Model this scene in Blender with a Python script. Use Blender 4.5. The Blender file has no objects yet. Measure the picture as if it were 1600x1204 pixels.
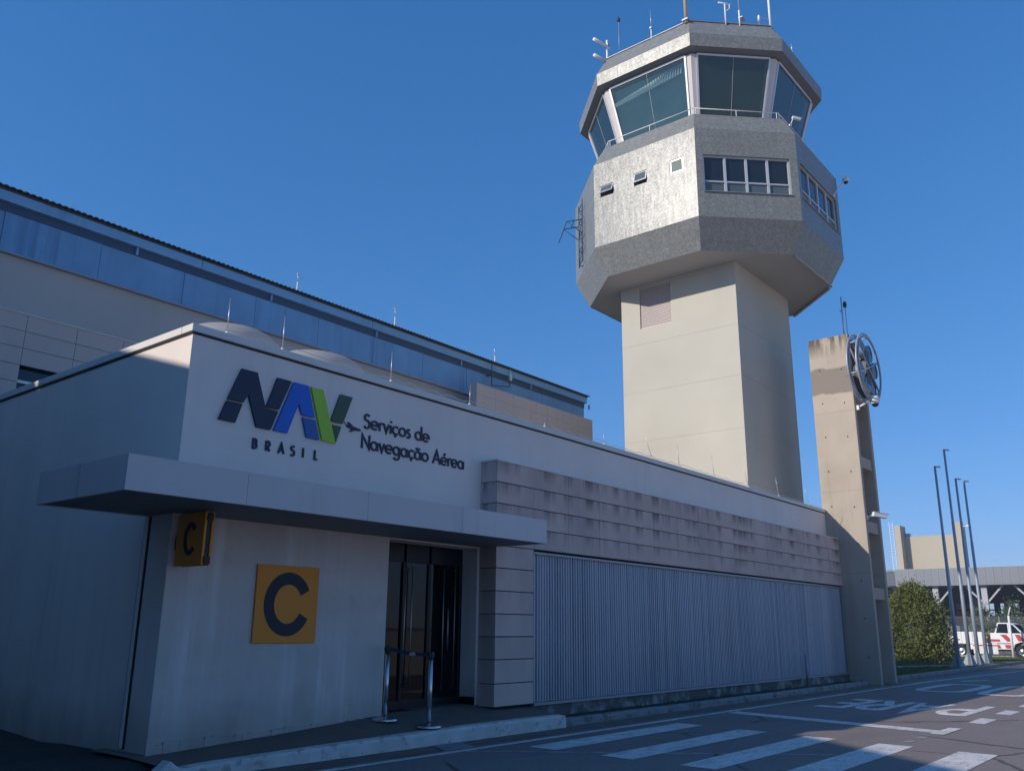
import bpy, bmesh, math, random
from mathutils import Vector, Matrix, noise as mnoise
random.seed(7)
R = math.radians
sc = bpy.context.scene
col = sc.collection
# ------------------------------------------------------------------ camera
cd = bpy.data.cameras.new('camera'); cam = bpy.data.objects.new('camera', cd); col.objects.link(cam)
cd.sensor_width = 36; cd.lens = 36 * 1357.6 / 1600; cd.clip_start = .05; cd.clip_end = 5000
yaw, pitch, roll = R(39.226), R(15.486), R(.5686)
fw = Vector((math.cos(yaw) * math.cos(pitch), math.sin(yaw) * math.cos(pitch), math.sin(pitch)))
rt = Vector((math.sin(yaw), -math.cos(yaw), 0)); up = rt.cross(fw)
rt, up = math.cos(roll) * rt + math.sin(roll) * up, -math.sin(roll) * rt + math.cos(roll) * up
mw = Matrix((rt, up, -fw)).transposed().to_4x4(); mw.translation = (0, 0, 1.5)
cam.matrix_world = mw
sc.camera = cam
# ------------------------------------------------------------------ sky and sun
SUN = Vector((-1, .46, .545)).normalized()
w = bpy.data.worlds.new('World'); sc.world = w; w.use_nodes = True
nt = w.node_tree; bg = nt.nodes['Background']
sky = nt.nodes.new('ShaderNodeTexSky'); sky.sky_type = 'NISHITA'; sky.sun_disc = False
sky.sun_elevation = math.asin(SUN.z); sky.sun_rotation = math.atan2(SUN.x, SUN.y)
sky.altitude = 600; sky.air_density = 1.0; sky.dust_density = .25; sky.ozone_density = 3.0
# camera response: each channel of the sky gets the gain and contrast the photograph's white balance gives it
sp_ = nt.nodes.new('ShaderNodeSeparateColor'); cb_ = nt.nodes.new('ShaderNodeCombineColor'); nt.links.new(sky.outputs[0], sp_.inputs[0])
for i_, (gain, gam, k_) in enumerate(((.087, 1.07, 6.2), (.135, .68, 5.42), (.1885, .60, 7.35))):
    m1 = nt.nodes.new('ShaderNodeMath'); m1.operation = 'MULTIPLY'; m1.inputs[1].default_value = gain; nt.links.new(sp_.outputs[i_], m1.inputs[0])
    m2 = nt.nodes.new('ShaderNodeMath'); m2.operation = 'POWER'; m2.inputs[1].default_value = gam; nt.links.new(m1.outputs[0], m2.inputs[0])
    m3 = nt.nodes.new('ShaderNodeMath'); m3.operation = 'MULTIPLY'; m3.inputs[1].default_value = k_; nt.links.new(m2.outputs[0], m3.inputs[0]); nt.links.new(m3.outputs[0], cb_.inputs[i_])
nt.links.new(cb_.outputs[0], bg.inputs[0]); bg.inputs[1].default_value = .1
ld = bpy.data.lights.new('sun', 'SUN'); ld.energy = 4.4; ld.angle = R(.53); ld.color = (1, .925, .83)
sun = bpy.data.objects.new('sun', ld); col.objects.link(sun)
sun.rotation_euler = SUN.to_track_quat('Z', 'Y').to_euler(); sun.location = (-40, 20, 40)
sc.view_settings.view_transform = 'Standard'; sc.view_settings.look = 'None'
sc.view_settings.exposure = 0; sc.view_settings.gamma = 1

# ------------------------------------------------------------------ materials
class NT:
    def __init__(s, name):
        s.m = bpy.data.materials.new(name); s.m.use_nodes = True; s.t = s.m.node_tree
        s.b = s.t.nodes['Principled BSDF']; s.out = s.t.nodes['Material Output']; s._tc = None
    def n(s, kind, **kw):
        nd = s.t.nodes.new('ShaderNode' + kind)
        for k, v in kw.items():
            if k.startswith('i_'): nd.inputs[k[2:].replace('_', ' ')].default_value = v
            else: setattr(nd, k, v)
        return nd
    def l(s, a, b): s.t.links.new(a, b)
    def co(s, kind='Object'):
        if s._tc is None: s._tc = s.n('TexCoord')
        return s._tc.outputs[kind]
    def noise(s, scale=(1, 1, 1), sc_=1., detail=4, rough=.55, co='Object'):
        mp = s.n('Mapping'); mp.inputs['Scale'].default_value = scale; s.l(s.co(co), mp.inputs[0])
        nz = s.n('TexNoise'); nz.inputs['Scale'].default_value = sc_; nz.inputs['Detail'].default_value = detail
        nz.inputs['Roughness'].default_value = rough; s.l(mp.outputs[0], nz.inputs['Vector'])
        return nz.outputs['Fac']
    def ramp(s, fac, lo, hi, a=0., b=1.):
        mr = s.n('MapRange'); mr.inputs[1].default_value = lo; mr.inputs[2].default_value = hi
        mr.inputs[3].default_value = a; mr.inputs[4].default_value = b; s.l(fac, mr.inputs[0]); return mr.outputs[0]
    def mix(s, fac, a, b, mode='MIX'):
        mx = s.n('Mix', data_type='RGBA', blend_type=mode)
        if isinstance(fac, (int, float)): mx.inputs[0].default_value = fac
        else: s.l(fac, mx.inputs[0])
        for v, i in ((a, 6), (b, 7)):
            if isinstance(v, tuple): mx.inputs[i].default_value = v + (1,) if len(v) == 3 else v
            else: s.l(v, mx.inputs[i])
        return mx.outputs[2]
    def mul(s, a, b):
        m = s.n('Math', operation='MULTIPLY')
        for v, i in ((a, 0), (b, 1)):
            if isinstance(v, (int, float)): m.inputs[i].default_value = v
            else: s.l(v, m.inputs[i])
        return m.outputs[0]
    def bump(s, h, strength=.2, dist=.01):
        b = s.n('Bump'); b.inputs['Strength'].default_value = strength; b.inputs['Distance'].default_value = dist
        s.l(h, b.inputs['Height']); s.l(b.outputs[0], s.b.inputs['Normal'])
    def set(s, c=None, rough=None, metal=None, spec=None):
        if c is not None:
            if isinstance(c, tuple): s.b.inputs['Base Color'].default_value = c + (1,)
            else: s.l(c, s.b.inputs['Base Color'])
        if rough is not None:
            if isinstance(rough, (int, float)): s.b.inputs['Roughness'].default_value = rough
            else: s.l(rough, s.b.inputs['Roughness'])
        if metal is not None: s.b.inputs['Metallic'].default_value = metal
        if spec is not None: s.b.inputs['Specular IOR Level'].default_value = spec
        return s

def dk(c, f): return tuple(x * f for x in c)
def mat(name, c, rough=.8, metal=0., var=.12, scale=1.5, streak=0., streakc=None, bump=.15, bscale=40, spec=.4, sscale=(5, 5, .35), slo=.52, shi=.72, patch=0, patchc=None, plo=.55, phi=.62, pscale=3, grime=None):
    """general painted or rough surface: broad mottling, fine grain, vertical run stains, chipped patches"""
    N = NT(name)
    big = N.noise(sc_=scale, detail=5); fine = N.noise(sc_=bscale, detail=3)
    cc = N.mix(N.ramp(big, .3, .7), dk(c, 1 - var), dk(c, 1 + var * .6))
    cc = N.mix(N.ramp(fine, .3, .7, 0, .5 * min(1, var * 4)), cc, dk(c, 1 - var), 'MIX')
    if streak:
        st = N.ramp(N.noise(sscale, 1., 5, .6), slo, shi)
        br = N.ramp(N.noise(sc_=.45, detail=2), .38, .62)
        cc = N.mix(N.mul(N.mul(st, br), streak), cc, streakc or dk(c, .45))
    if patch:
        pt = N.ramp(N.noise(sc_=pscale, detail=7, rough=.65), plo, phi)
        cc = N.mix(N.mul(pt, patch), cc, patchc)
    if grime:
        sp = N.n('SeparateXYZ'); N.l(N.co(), sp.inputs[0]); wob = N.noise((1, 1, .5), 1.6, 6, .65)
        hgt = N.n('Math', operation='MULTIPLY_ADD'); N.l(wob, hgt.inputs[0]); hgt.inputs[1].default_value = -1.1; N.l(sp.outputs[2], hgt.inputs[2])
        cc = N.mix(N.mul(N.ramp(hgt.outputs[0], -.55, .15, 1, 0), .65), cc, grime)
    N.set(cc, N.ramp(big, .3, .7, max(.02, rough - .06), min(1, rough + .06)), metal, spec)
    if bump: N.bump(fine, bump, .004)
    return N.m

M = {}
M['plaster'] = mat('white_plaster', (.76, .665, .60), .85, var=.07, scale=.9, streak=.28, streakc=(.43, .395, .36), bscale=55, sscale=(4, 4, .3), bump=.25, grime=(.24, .20, .165))
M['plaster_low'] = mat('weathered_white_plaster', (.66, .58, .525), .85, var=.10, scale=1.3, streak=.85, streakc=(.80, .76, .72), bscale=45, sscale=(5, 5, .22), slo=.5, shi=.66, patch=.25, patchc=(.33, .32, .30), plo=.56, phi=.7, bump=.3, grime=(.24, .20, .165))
M['coping'] = mat('parapet_coping_paint', (.68, .64, .59), .7, var=.08, scale=2)
M['groove'] = mat('dark_gap', (.03, .03, .032), .9, var=.1)
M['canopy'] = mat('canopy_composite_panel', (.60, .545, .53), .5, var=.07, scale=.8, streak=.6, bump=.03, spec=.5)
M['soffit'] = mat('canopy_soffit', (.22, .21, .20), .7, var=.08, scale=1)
def panelmat():
    N = NT('fibre_cement_panel'); base = (.63, .475, .41)
    big = N.noise(sc_=1.1, detail=5); fine = N.noise(sc_=60, detail=3)
    sp = N.n('SeparateXYZ'); N.l(N.co(), sp.inputs[0])
    def cell(o, off, size):
        m = N.n('Math', operation='SUBTRACT'); m.inputs[0].default_value = off; N.l(o, m.inputs[1]); d = N.n('Math', operation='DIVIDE'); N.l(m.outputs[0], d.inputs[0]); d.inputs[1].default_value = size
        f = N.n('Math', operation='FLOOR'); N.l(d.outputs[0], f.inputs[0]); r = N.n('Math', operation='FRACT'); N.l(d.outputs[0], r.inputs[0]); return f.outputs[0], r.outputs[0]
    cx, _ = cell(sp.outputs[0], 6.34, .995); cz, tz = cell(sp.outputs[2], 4.10, .3425)
    cb = N.n('CombineXYZ'); N.l(cx, cb.inputs[0]); N.l(cz, cb.inputs[1]); wn = N.n('TexWhiteNoise', noise_dimensions='3D'); N.l(cb.outputs[0], wn.inputs['Vector'])
    c = N.mix(wn.outputs['Value'], dk(base, .88), dk(base, 1.06)); c = N.mix(N.ramp(big, .3, .7, 0, .35), c, dk(base, .8)); c = N.mix(N.ramp(fine, .3, .7, 0, .2), c, dk(base, .8))
    # rain water dirt that has run down from each open joint
    run = N.ramp(N.noise((2.6, 2.6, .12), 1.3, 5, .65), .46, .66); top = N.ramp(tz, .0, .75, 1, 0); hi = N.ramp(sp.outputs[2], 2.5, 3.6, .25, 1)
    c = N.mix(N.mul(N.mul(N.mul(run, top), hi), 1.0), c, (.12, .09, .09))
    soft = N.ramp(N.noise((1.3, 1.3, .5), 1., 4, .6), .48, .7); c = N.mix(N.mul(soft, .4), c, (.30, .235, .225))
    N.set(c, .8, 0, .35); N.bump(fine, .15, .004); return N.m
M['panel'] = panelmat()
M['panel_clean'] = mat('fibre_cement_panel_clean', (.53, .44, .395), .8, var=.06, scale=.8, streak=.2, bscale=60)
M['steel_sheet'] = mat('ribbed_galvanised_sheet', (.37, .385, .43), .5, .45, var=.14, scale=.7, streak=.5, streakc=(.28, .31, .35), sscale=(9, 9, .25), bump=.03)
M['trim'] = mat('grey_metal_trim', (.30, .32, .34), .5, .4, var=.1)
M['plinth'] = mat('peeling_white_plinth', (.13, .125, .12), .9, var=.3, scale=4, patch=.8, patchc=(.36, .355, .345), plo=.50, phi=.62, pscale=2.2)
M['kerb'] = mat('worn_white_kerb_paint', (.64, .60, .56), .9, var=.15, scale=3, patch=.55, patchc=(.17, .155, .145), plo=.54, phi=.62, pscale=5, bump=.5)
M['kerb_dirty'] = mat('dirty_kerb_paint', (.30, .30, .295), .9, var=.25, scale=4, patch=.9, patchc=(.12, .11, .10), plo=.47, phi=.62, pscale=4, bump=.5)
M['paving'] = mat('brown_concrete_paving', (.17, .135, .11), .9, var=.2, scale=1.6, patch=.5, patchc=(.11, .09, .08), bump=.4)
M['soil'] = mat('dark_soil', (.05, .042, .036), 1, var=.4, scale=3, bump=.8, bscale=20)
M['asphalt_old'] = None
M['roof'] = mat('pale_roof_membrane', (.55, .53, .50), .9, var=.15, scale=1)
def domemat():
    N = NT('milky_acrylic_dome'); N.set((.62, .60, .59), .4, 0, .4)
    tl = N.n('BsdfTranslucent'); tl.inputs[0].default_value = (.62, .59, .57, 1); ms = N.n('MixShader'); ms.inputs[0].default_value = .55
    N.l(N.b.outputs[0], ms.inputs[1]); N.l(tl.outputs[0], ms.inputs[2]); N.l(ms.outputs[0], N.out.inputs[0]); return N.m
M['dome'] = domemat()
M['rod'] = mat('galvanised_rod', (.55, .55, .56), .4, .7, var=.05, bump=0)
M['white_metal'] = mat('white_painted_metal', (.72, .72, .70), .45, var=.06, scale=6, bump=0)
M['cream'] = mat('cream_tower_paint', (.50, .465, .385), .85, var=.10, scale=.35, streak=.35, streakc=(.40, .37, .31), sscale=(1.3, 1.3, .1), bscale=30)
M['tower_soffit'] = mat('tower_soffit_paint', (.40, .375, .34), .9, var=.06, scale=.5)
M['louvre'] = mat('pinkish_louvre', (.54, .46, .43), .6, var=.05)
M['post'] = mat('cab_post_paint', (.60, .54, .52), .5, var=.04, bump=0)
M['frame'] = mat('aluminium_window_frame', (.62, .62, .61), .4, .35, var=.05, bump=0)
M['concrete'] = None
M['blue'] = mat('faded_blue_cladding', (.16, .37, .60), .6, .0, var=.25, scale=.6, streak=.75, streakc=(.07, .19, .36), sscale=(4.5, 4.5, .16), slo=.47, shi=.66, bump=.05, spec=.5, patch=.35, patchc=(.20, .30, .38), plo=.6, phi=.72, pscale=.9)
M['blue_fascia'] = mat('pale_blue_gutter', (.20, .40, .58), .45, .2, var=.1, scale=.5, streak=.5, streakc=(.10, .19, .27), sscale=(2.5, 2.5, .4), bump=.05)
M['blue_dark'] = mat('dark_blue_shade_and_steel', (.035, .08, .15), .6, var=.1)
M['roof_sheet'] = mat('dark_corrugated_roof', (.07, .075, .085), .7, .2, var=.25, scale=3)
M['beige'] = mat('beige_render', (.44, .415, .385), .9, var=.07, scale=.5, streak=.15)
M['yellow'] = mat('ochre_yellow_sign', (.86, .28, .015), .5, var=.05, scale=2, bump=.02)
M['navy'] = mat('navy_sign_lettering', (.016, .024, .052), .5, var=.04, bump=0)
M['signblue'] = mat('bright_blue_lettering', (.012, .115, .52), .45, var=.04, bump=0)
M['signblue2'] = mat('mid_blue_lettering', (.022, .105, .33), .45, var=.04, bump=0)
M['lime'] = mat('lime_green_lettering', (.33, .54, .035), .45, var=.04, bump=0)
M['olive'] = mat('dark_olive_lettering', (.045, .085, .045), .45, var=.04, bump=0)
M['signdark'] = mat('black_lettering', (.02, .026, .04), .6, var=.05, bump=0)
M['black'] = mat('black_plastic', (.012, .012, .014), .45, var=.05, bump=0)
M['door_frame'] = mat('dark_bronze_frame', (.02, .02, .022), .4, .5, var=.05, bump=0)
M['handle'] = mat('brushed_steel', (.45, .42, .38), .42, .95, var=.05, bump=0)
M['chrome'] = mat('satin_steel', (.60, .61, .63), .26, .9, var=.04, bump=0)
M['belt'] = mat('navy_belt_webbing', (.02, .03, .07), .7, var=.1)
M['flag'] = mat('grey_blue_pole_paint', (.34, .38, .43), .45, .3, var=.08, bump=0)
M['bark'] = mat('bark', (.10, .075, .055), .95, var=.3, scale=6, bump=.6)
M['zinc'] = mat('standing_seam_zinc', (.185, .20, .225), .5, .35, var=.08, scale=.6, bump=0)
M['dark'] = mat('dark_interior', (.018, .02, .026), .9, var=.2)
M['far_beige'] = mat('far_beige_concrete', (.43, .375, .29), .9, var=.04, scale=.2, bump=0)
M['red'] = mat('red_vehicle_stripe', (.50, .05, .06), .35, var=.04, bump=0)
M['vehicle_white'] = mat('white_vehicle_paint', (.78, .78, .77), .3, var=.03, bump=0)
M['tyre'] = mat('tyre_rubber', (.02, .02, .02), .8, var=.1, bump=0)
M['floor_in'] = mat('interior_floor', (.06, .055, .05), .4, var=.1)
M['interior'] = mat('interior_wall', (.12, .115, .11), .8, var=.05)
M['slab'] = mat('grey_concrete_slab', (.26, .27, .28), .85, var=.15, scale=4)
M['slab_pale'] = mat('pale_grey_column_paint', (.42, .43, .45), .8, var=.06)
M['white_paint'] = None

def glass_dark(name, c=(.012, .02, .032), rough=.03):
    N = NT(name); wv = N.noise(sc_=.7, detail=1)
    N.set(N.mix(wv, dk(c, .8), dk(c, 1.3)), rough, 0, .6); N.bump(wv, .02, .02); return N.m
M['glass_dark'] = glass_dark('dark_window_glass')
M['glass_low'] = glass_dark('hazy_lower_glass', (.09, .11, .12), .12)
def glass_clear(name, tint, refl=1.0, dust=0.):
    N = NT(name); t = N.t; t.nodes.remove(N.b)
    tr = N.n('BsdfTransparent'); tr.inputs[0].default_value = tint + (1,)
    gl = N.n('BsdfGlossy'); gl.inputs['Roughness'].default_value = .015; gl.inputs[0].default_value = (refl, refl, refl, 1)
    fr = N.n('Fresnel'); fr.inputs[0].default_value = 1.6
    if dust:
        df = N.n('BsdfDiffuse'); df.inputs[0].default_value = (.30, .60, .58, 1); dm = N.n('MixShader')
        N.l(N.ramp(N.noise(sc_=.9, detail=4), .3, .7, dust * .8, dust * 1.2), dm.inputs[0]); N.l(tr.outputs[0], dm.inputs[1]); N.l(df.outputs[0], dm.inputs[2]); tr = dm
    ms = N.n('MixShader'); N.l(fr.outputs[0], ms.inputs[0]); N.l(tr.outputs[0], ms.inputs[1]); N.l(gl.outputs[0], ms.inputs[2])
    N.l(ms.outputs[0], N.out.inputs[0]); return N.m
M['glass_cab'] = glass_clear('tinted_cab_glass', (.55, .64, .78), dust=.05)
M['glass_door'] = glass_clear('smoked_door_glass', (.07, .075, .085), .45)

def asphalt():
    N = NT('worn_asphalt')
    big = N.noise(sc_=.22, detail=5); mid = N.noise((1, 4, 1), .6, 4); fine = N.noise(sc_=70, detail=2); grit = N.noise(sc_=18, detail=4)
    c = N.mix(N.ramp(big, .35, .65), (.200, .162, .150), (.250, .205, .190))
    c = N.mix(N.ramp(mid, .4, .65, 0, .7), c, (.26, .215, .20))
    c = N.mix(N.ramp(grit, .35, .7, 0, .5), c, (.14, .115, .107))
    c = N.mix(N.ramp(fine, .6, .72, 0, .6), c, (.27, .22, .20))
    vo = N.n('TexVoronoi', feature='DISTANCE_TO_EDGE'); vo.inputs['Scale'].default_value = .33
    wn = N.n('TexNoise'); wn.inputs['Scale'].default_value = 1.2; wn.inputs['Detail'].default_value = 6
    N.l(N.co(), wn.inputs['Vector'])
    mx = N.mix(.22, N.co(), wn.outputs['Color']); N.l(mx, vo.inputs['Vector'])
    crack = N.mul(N.ramp(vo.outputs['Distance'], .004, .010, 1, 0), N.ramp(N.noise(sc_=.3, detail=2), .5, .56))
    c = N.mix(N.mul(crack, .7), c, (.03, .028, .028))
    N.set(c, .85, 0, .35); N.bump(fine, .5, .004); return N.m
M['asphalt'] = asphalt()
def roadpaint():
    N = NT('worn_road_paint')
    wear = N.ramp(N.noise((1, 2.2, 1), 2.6, 7, .7), .50, .60); grit = N.ramp(N.noise(sc_=26, detail=4), .56, .66)
    c = N.mix(N.ramp(N.noise(sc_=.8, detail=3), .3, .7), (.60, .57, .54), (.74, .71, .68))
    c = N.mix(N.mul(wear, .5), c, (.32, .295, .28)); c = N.mix(N.mul(grit, .6), c, (.17, .155, .15))
    N.set(c, .8, 0, .35); return N.m
M['white_paint'] = roadpaint()
def faintpaint():
    N = NT('faded_road_paint'); wear = N.ramp(N.noise((1, 1.5, 1), 3.2, 7, .7), .42, .58)
    N.set(N.mix(N.mul(wear, .85), (.38, .36, .345), (.14, .128, .125)), .85); return N.m
M['faded_paint'] = faintpaint()
def mosaic():
    N = NT('silver_glass_mosaic')
    uv = N.co('UV'); sc1 = N.n('VectorMath', operation='SCALE'); sc1.inputs['Scale'].default_value = 1 / .05; N.l(uv, sc1.inputs[0])
    fl = N.n('VectorMath', operation='FLOOR'); N.l(sc1.outputs[0], fl.inputs[0])
    wn = N.n('TexWhiteNoise', noise_dimensions='3D'); N.l(fl.outputs[0], wn.inputs['Vector'])
    # columns of tile strips, each slightly darker or lighter, plus blotches
    colm = N.noise((4.2, .25, 1), 1., 4, .6, 'UV'); blot = N.noise((1.6, 2.1, 1), 1.2, 5, .65, 'UV'); row = N.noise((.35, 5, 1), 1., 3, .6, 'UV')
    c = N.mix(wn.outputs['Value'], (.170, .178, .172), (.280, .288, .274))
    c = N.mix(N.ramp(colm, .35, .65, 0, .4), c, (.155, .162, .158))
    c = N.mix(N.ramp(blot, .45, .7, 0, .25), c, (.27, .265, .25))
    c = N.mix(N.ramp(row, .5, .75, 0, .35), c, (.14, .12, .10))
    # grout
    fr = N.n('VectorMath', operation='FRACTION'); N.l(sc1.outputs[0], fr.inputs[0])
    sp = N.n('SeparateXYZ'); N.l(fr.outputs[0], sp.inputs[0])
    g1 = N.ramp(sp.outputs[0], .0, .10, 1, 0); g2 = N.ramp(sp.outputs[1], 0, .10, 1, 0)
    mxg = N.n('Math', operation='MAXIMUM'); N.l(g1, mxg.inputs[0]); N.l(g2, mxg.inputs[1])
    c = N.mix(N.mul(mxg.outputs[0], .5), c, (.10, .10, .10))
    # every tile set at a slightly different tilt
    sub = N.n('VectorMath', operation='SUBTRACT'); N.l(wn.outputs['Color'], sub.inputs[0]); sub.inputs[1].default_value = (.5, .5, .5)
    s2 = N.n('VectorMath', operation='SCALE'); s2.inputs['Scale'].default_value = .03; N.l(sub.outputs[0], s2.inputs[0])
    big = N.n('TexNoise'); big.inputs['Scale'].default_value = 2.2; big.inputs['Detail'].default_value = 4
    mp = N.n('Mapping'); mp.inputs['Scale'].default_value = (5.0, .7, 1); N.l(uv, mp.inputs[0]); N.l(mp.outputs[0], big.inputs['Vector'])
    sb = N.n('VectorMath', operation='SUBTRACT'); N.l(big.outputs['Color'], sb.inputs[0]); sb.inputs[1].default_value = (.5, .5, .5)
    s3 = N.n('VectorMath', operation='SCALE'); s3.inputs['Scale'].default_value = .075; N.l(sb.outputs[0], s3.inputs[0])
    gm = N.n('NewGeometry'); a1 = N.n('VectorMath', operation='ADD'); N.l(gm.outputs['Normal'], a1.inputs[0]); N.l(s2.outputs[0], a1.inputs[1])
    a2 = N.n('VectorMath', operation='ADD'); N.l(a1.outputs[0], a2.inputs[0]); N.l(s3.outputs[0], a2.inputs[1])
    nm = N.n('VectorMath', operation='NORMALIZE'); N.l(a2.outputs[0], nm.inputs[0]); N.l(nm.outputs[0], N.b.inputs['Normal'])
    N.set(c, .29, 0., .15); return N.m
M['mosaic'] = mosaic()
def concrete():
    N = NT('board_marked_concrete')
    big = N.noise(sc_=.7, detail=6); fine = N.noise(sc_=35, detail=4); st = N.noise((3.5, 3.5, .25), 1, 5, .6)
    c = N.mix(N.ramp(big, .3, .7), (.375, .315, .25), (.475, .405, .33)); c = N.mix(N.ramp(st, .5, .7, 0, .35), c, (.29, .25, .215))
    sp = N.n('SeparateXYZ'); N.l(N.co(), sp.inputs[0])
    wob = N.noise((1, 1, .2), 2.2, 3); ad = N.n('Math', operation='MULTIPLY_ADD'); N.l(wob, ad.inputs[0]); ad.inputs[1].default_value = .22; N.l(sp.outputs[2], ad.inputs[2])
    # damp band left by an old fixing collar, soot under the top edge
    b1 = N.ramp(ad.outputs[0], 8.68, 8.72); b2 = N.ramp(ad.outputs[0], 9.50, 9.53, 1, 0)
    c = N.mix(N.mul(N.mul(b1, b2), .8), c, (.20, .17, .145))
    top = N.mul(N.ramp(sp.outputs[2], 9.75, 10.3), N.ramp(N.noise((5, 5, .8), 1.2, 6, .7), .40, .55))
    c = N.mix(N.mul(top, .85), c, (.06, .052, .046))
    # pour joints
    for z in (7.98, 5.53, 3.1):
        j = N.n('Math', operation='SUBTRACT'); N.l(sp.outputs[2], j.inputs[0]); j.inputs[1].default_value = z
        ab = N.n('Math', operation='ABSOLUTE'); N.l(j.outputs[0], ab.inputs[0])
        c = N.mix(N.ramp(ab.outputs[0], .006, .016, .3, 0), c, (.2, .17, .145))
    N.set(c, .9, 0, .3); N.bump(fine, .3, .006); return N.m
M['concrete'] = concrete()
def leafmat(name, a, b, c_):
    N = NT(name); oi = N.noise(sc_=1.6, detail=3); f = N.noise(sc_=9, detail=2)
    c = N.mix(N.ramp(oi, .35, .65), a, b); c = N.mix(N.ramp(f, .4, .7, 0, .6), c, c_)
    N.set(c, .6, 0, .3)
    N.b.inputs['Subsurface Weight'].default_value = 0
    return N.m
M['leaf'] = leafmat('conifer_leaf', (.08, .105, .022), (.14, .16, .034), (.21, .215, .055))
M['leaf2'] = leafmat('shrub_leaf', (.055, .080, .035), (.085, .11, .05), (.12, .135, .07))
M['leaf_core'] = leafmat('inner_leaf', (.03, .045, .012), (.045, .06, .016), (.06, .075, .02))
M['grass'] = leafmat('grass_blade', (.055, .085, .018), (.10, .125, .028), (.15, .16, .05))
M['lawn'] = mat('mown_lawn', (.095, .115, .03), 1, var=.3, scale=2, patch=.5, patchc=(.16, .145, .06), plo=.5, phi=.65, pscale=1.2, bump=.8, bscale=25)

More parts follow.
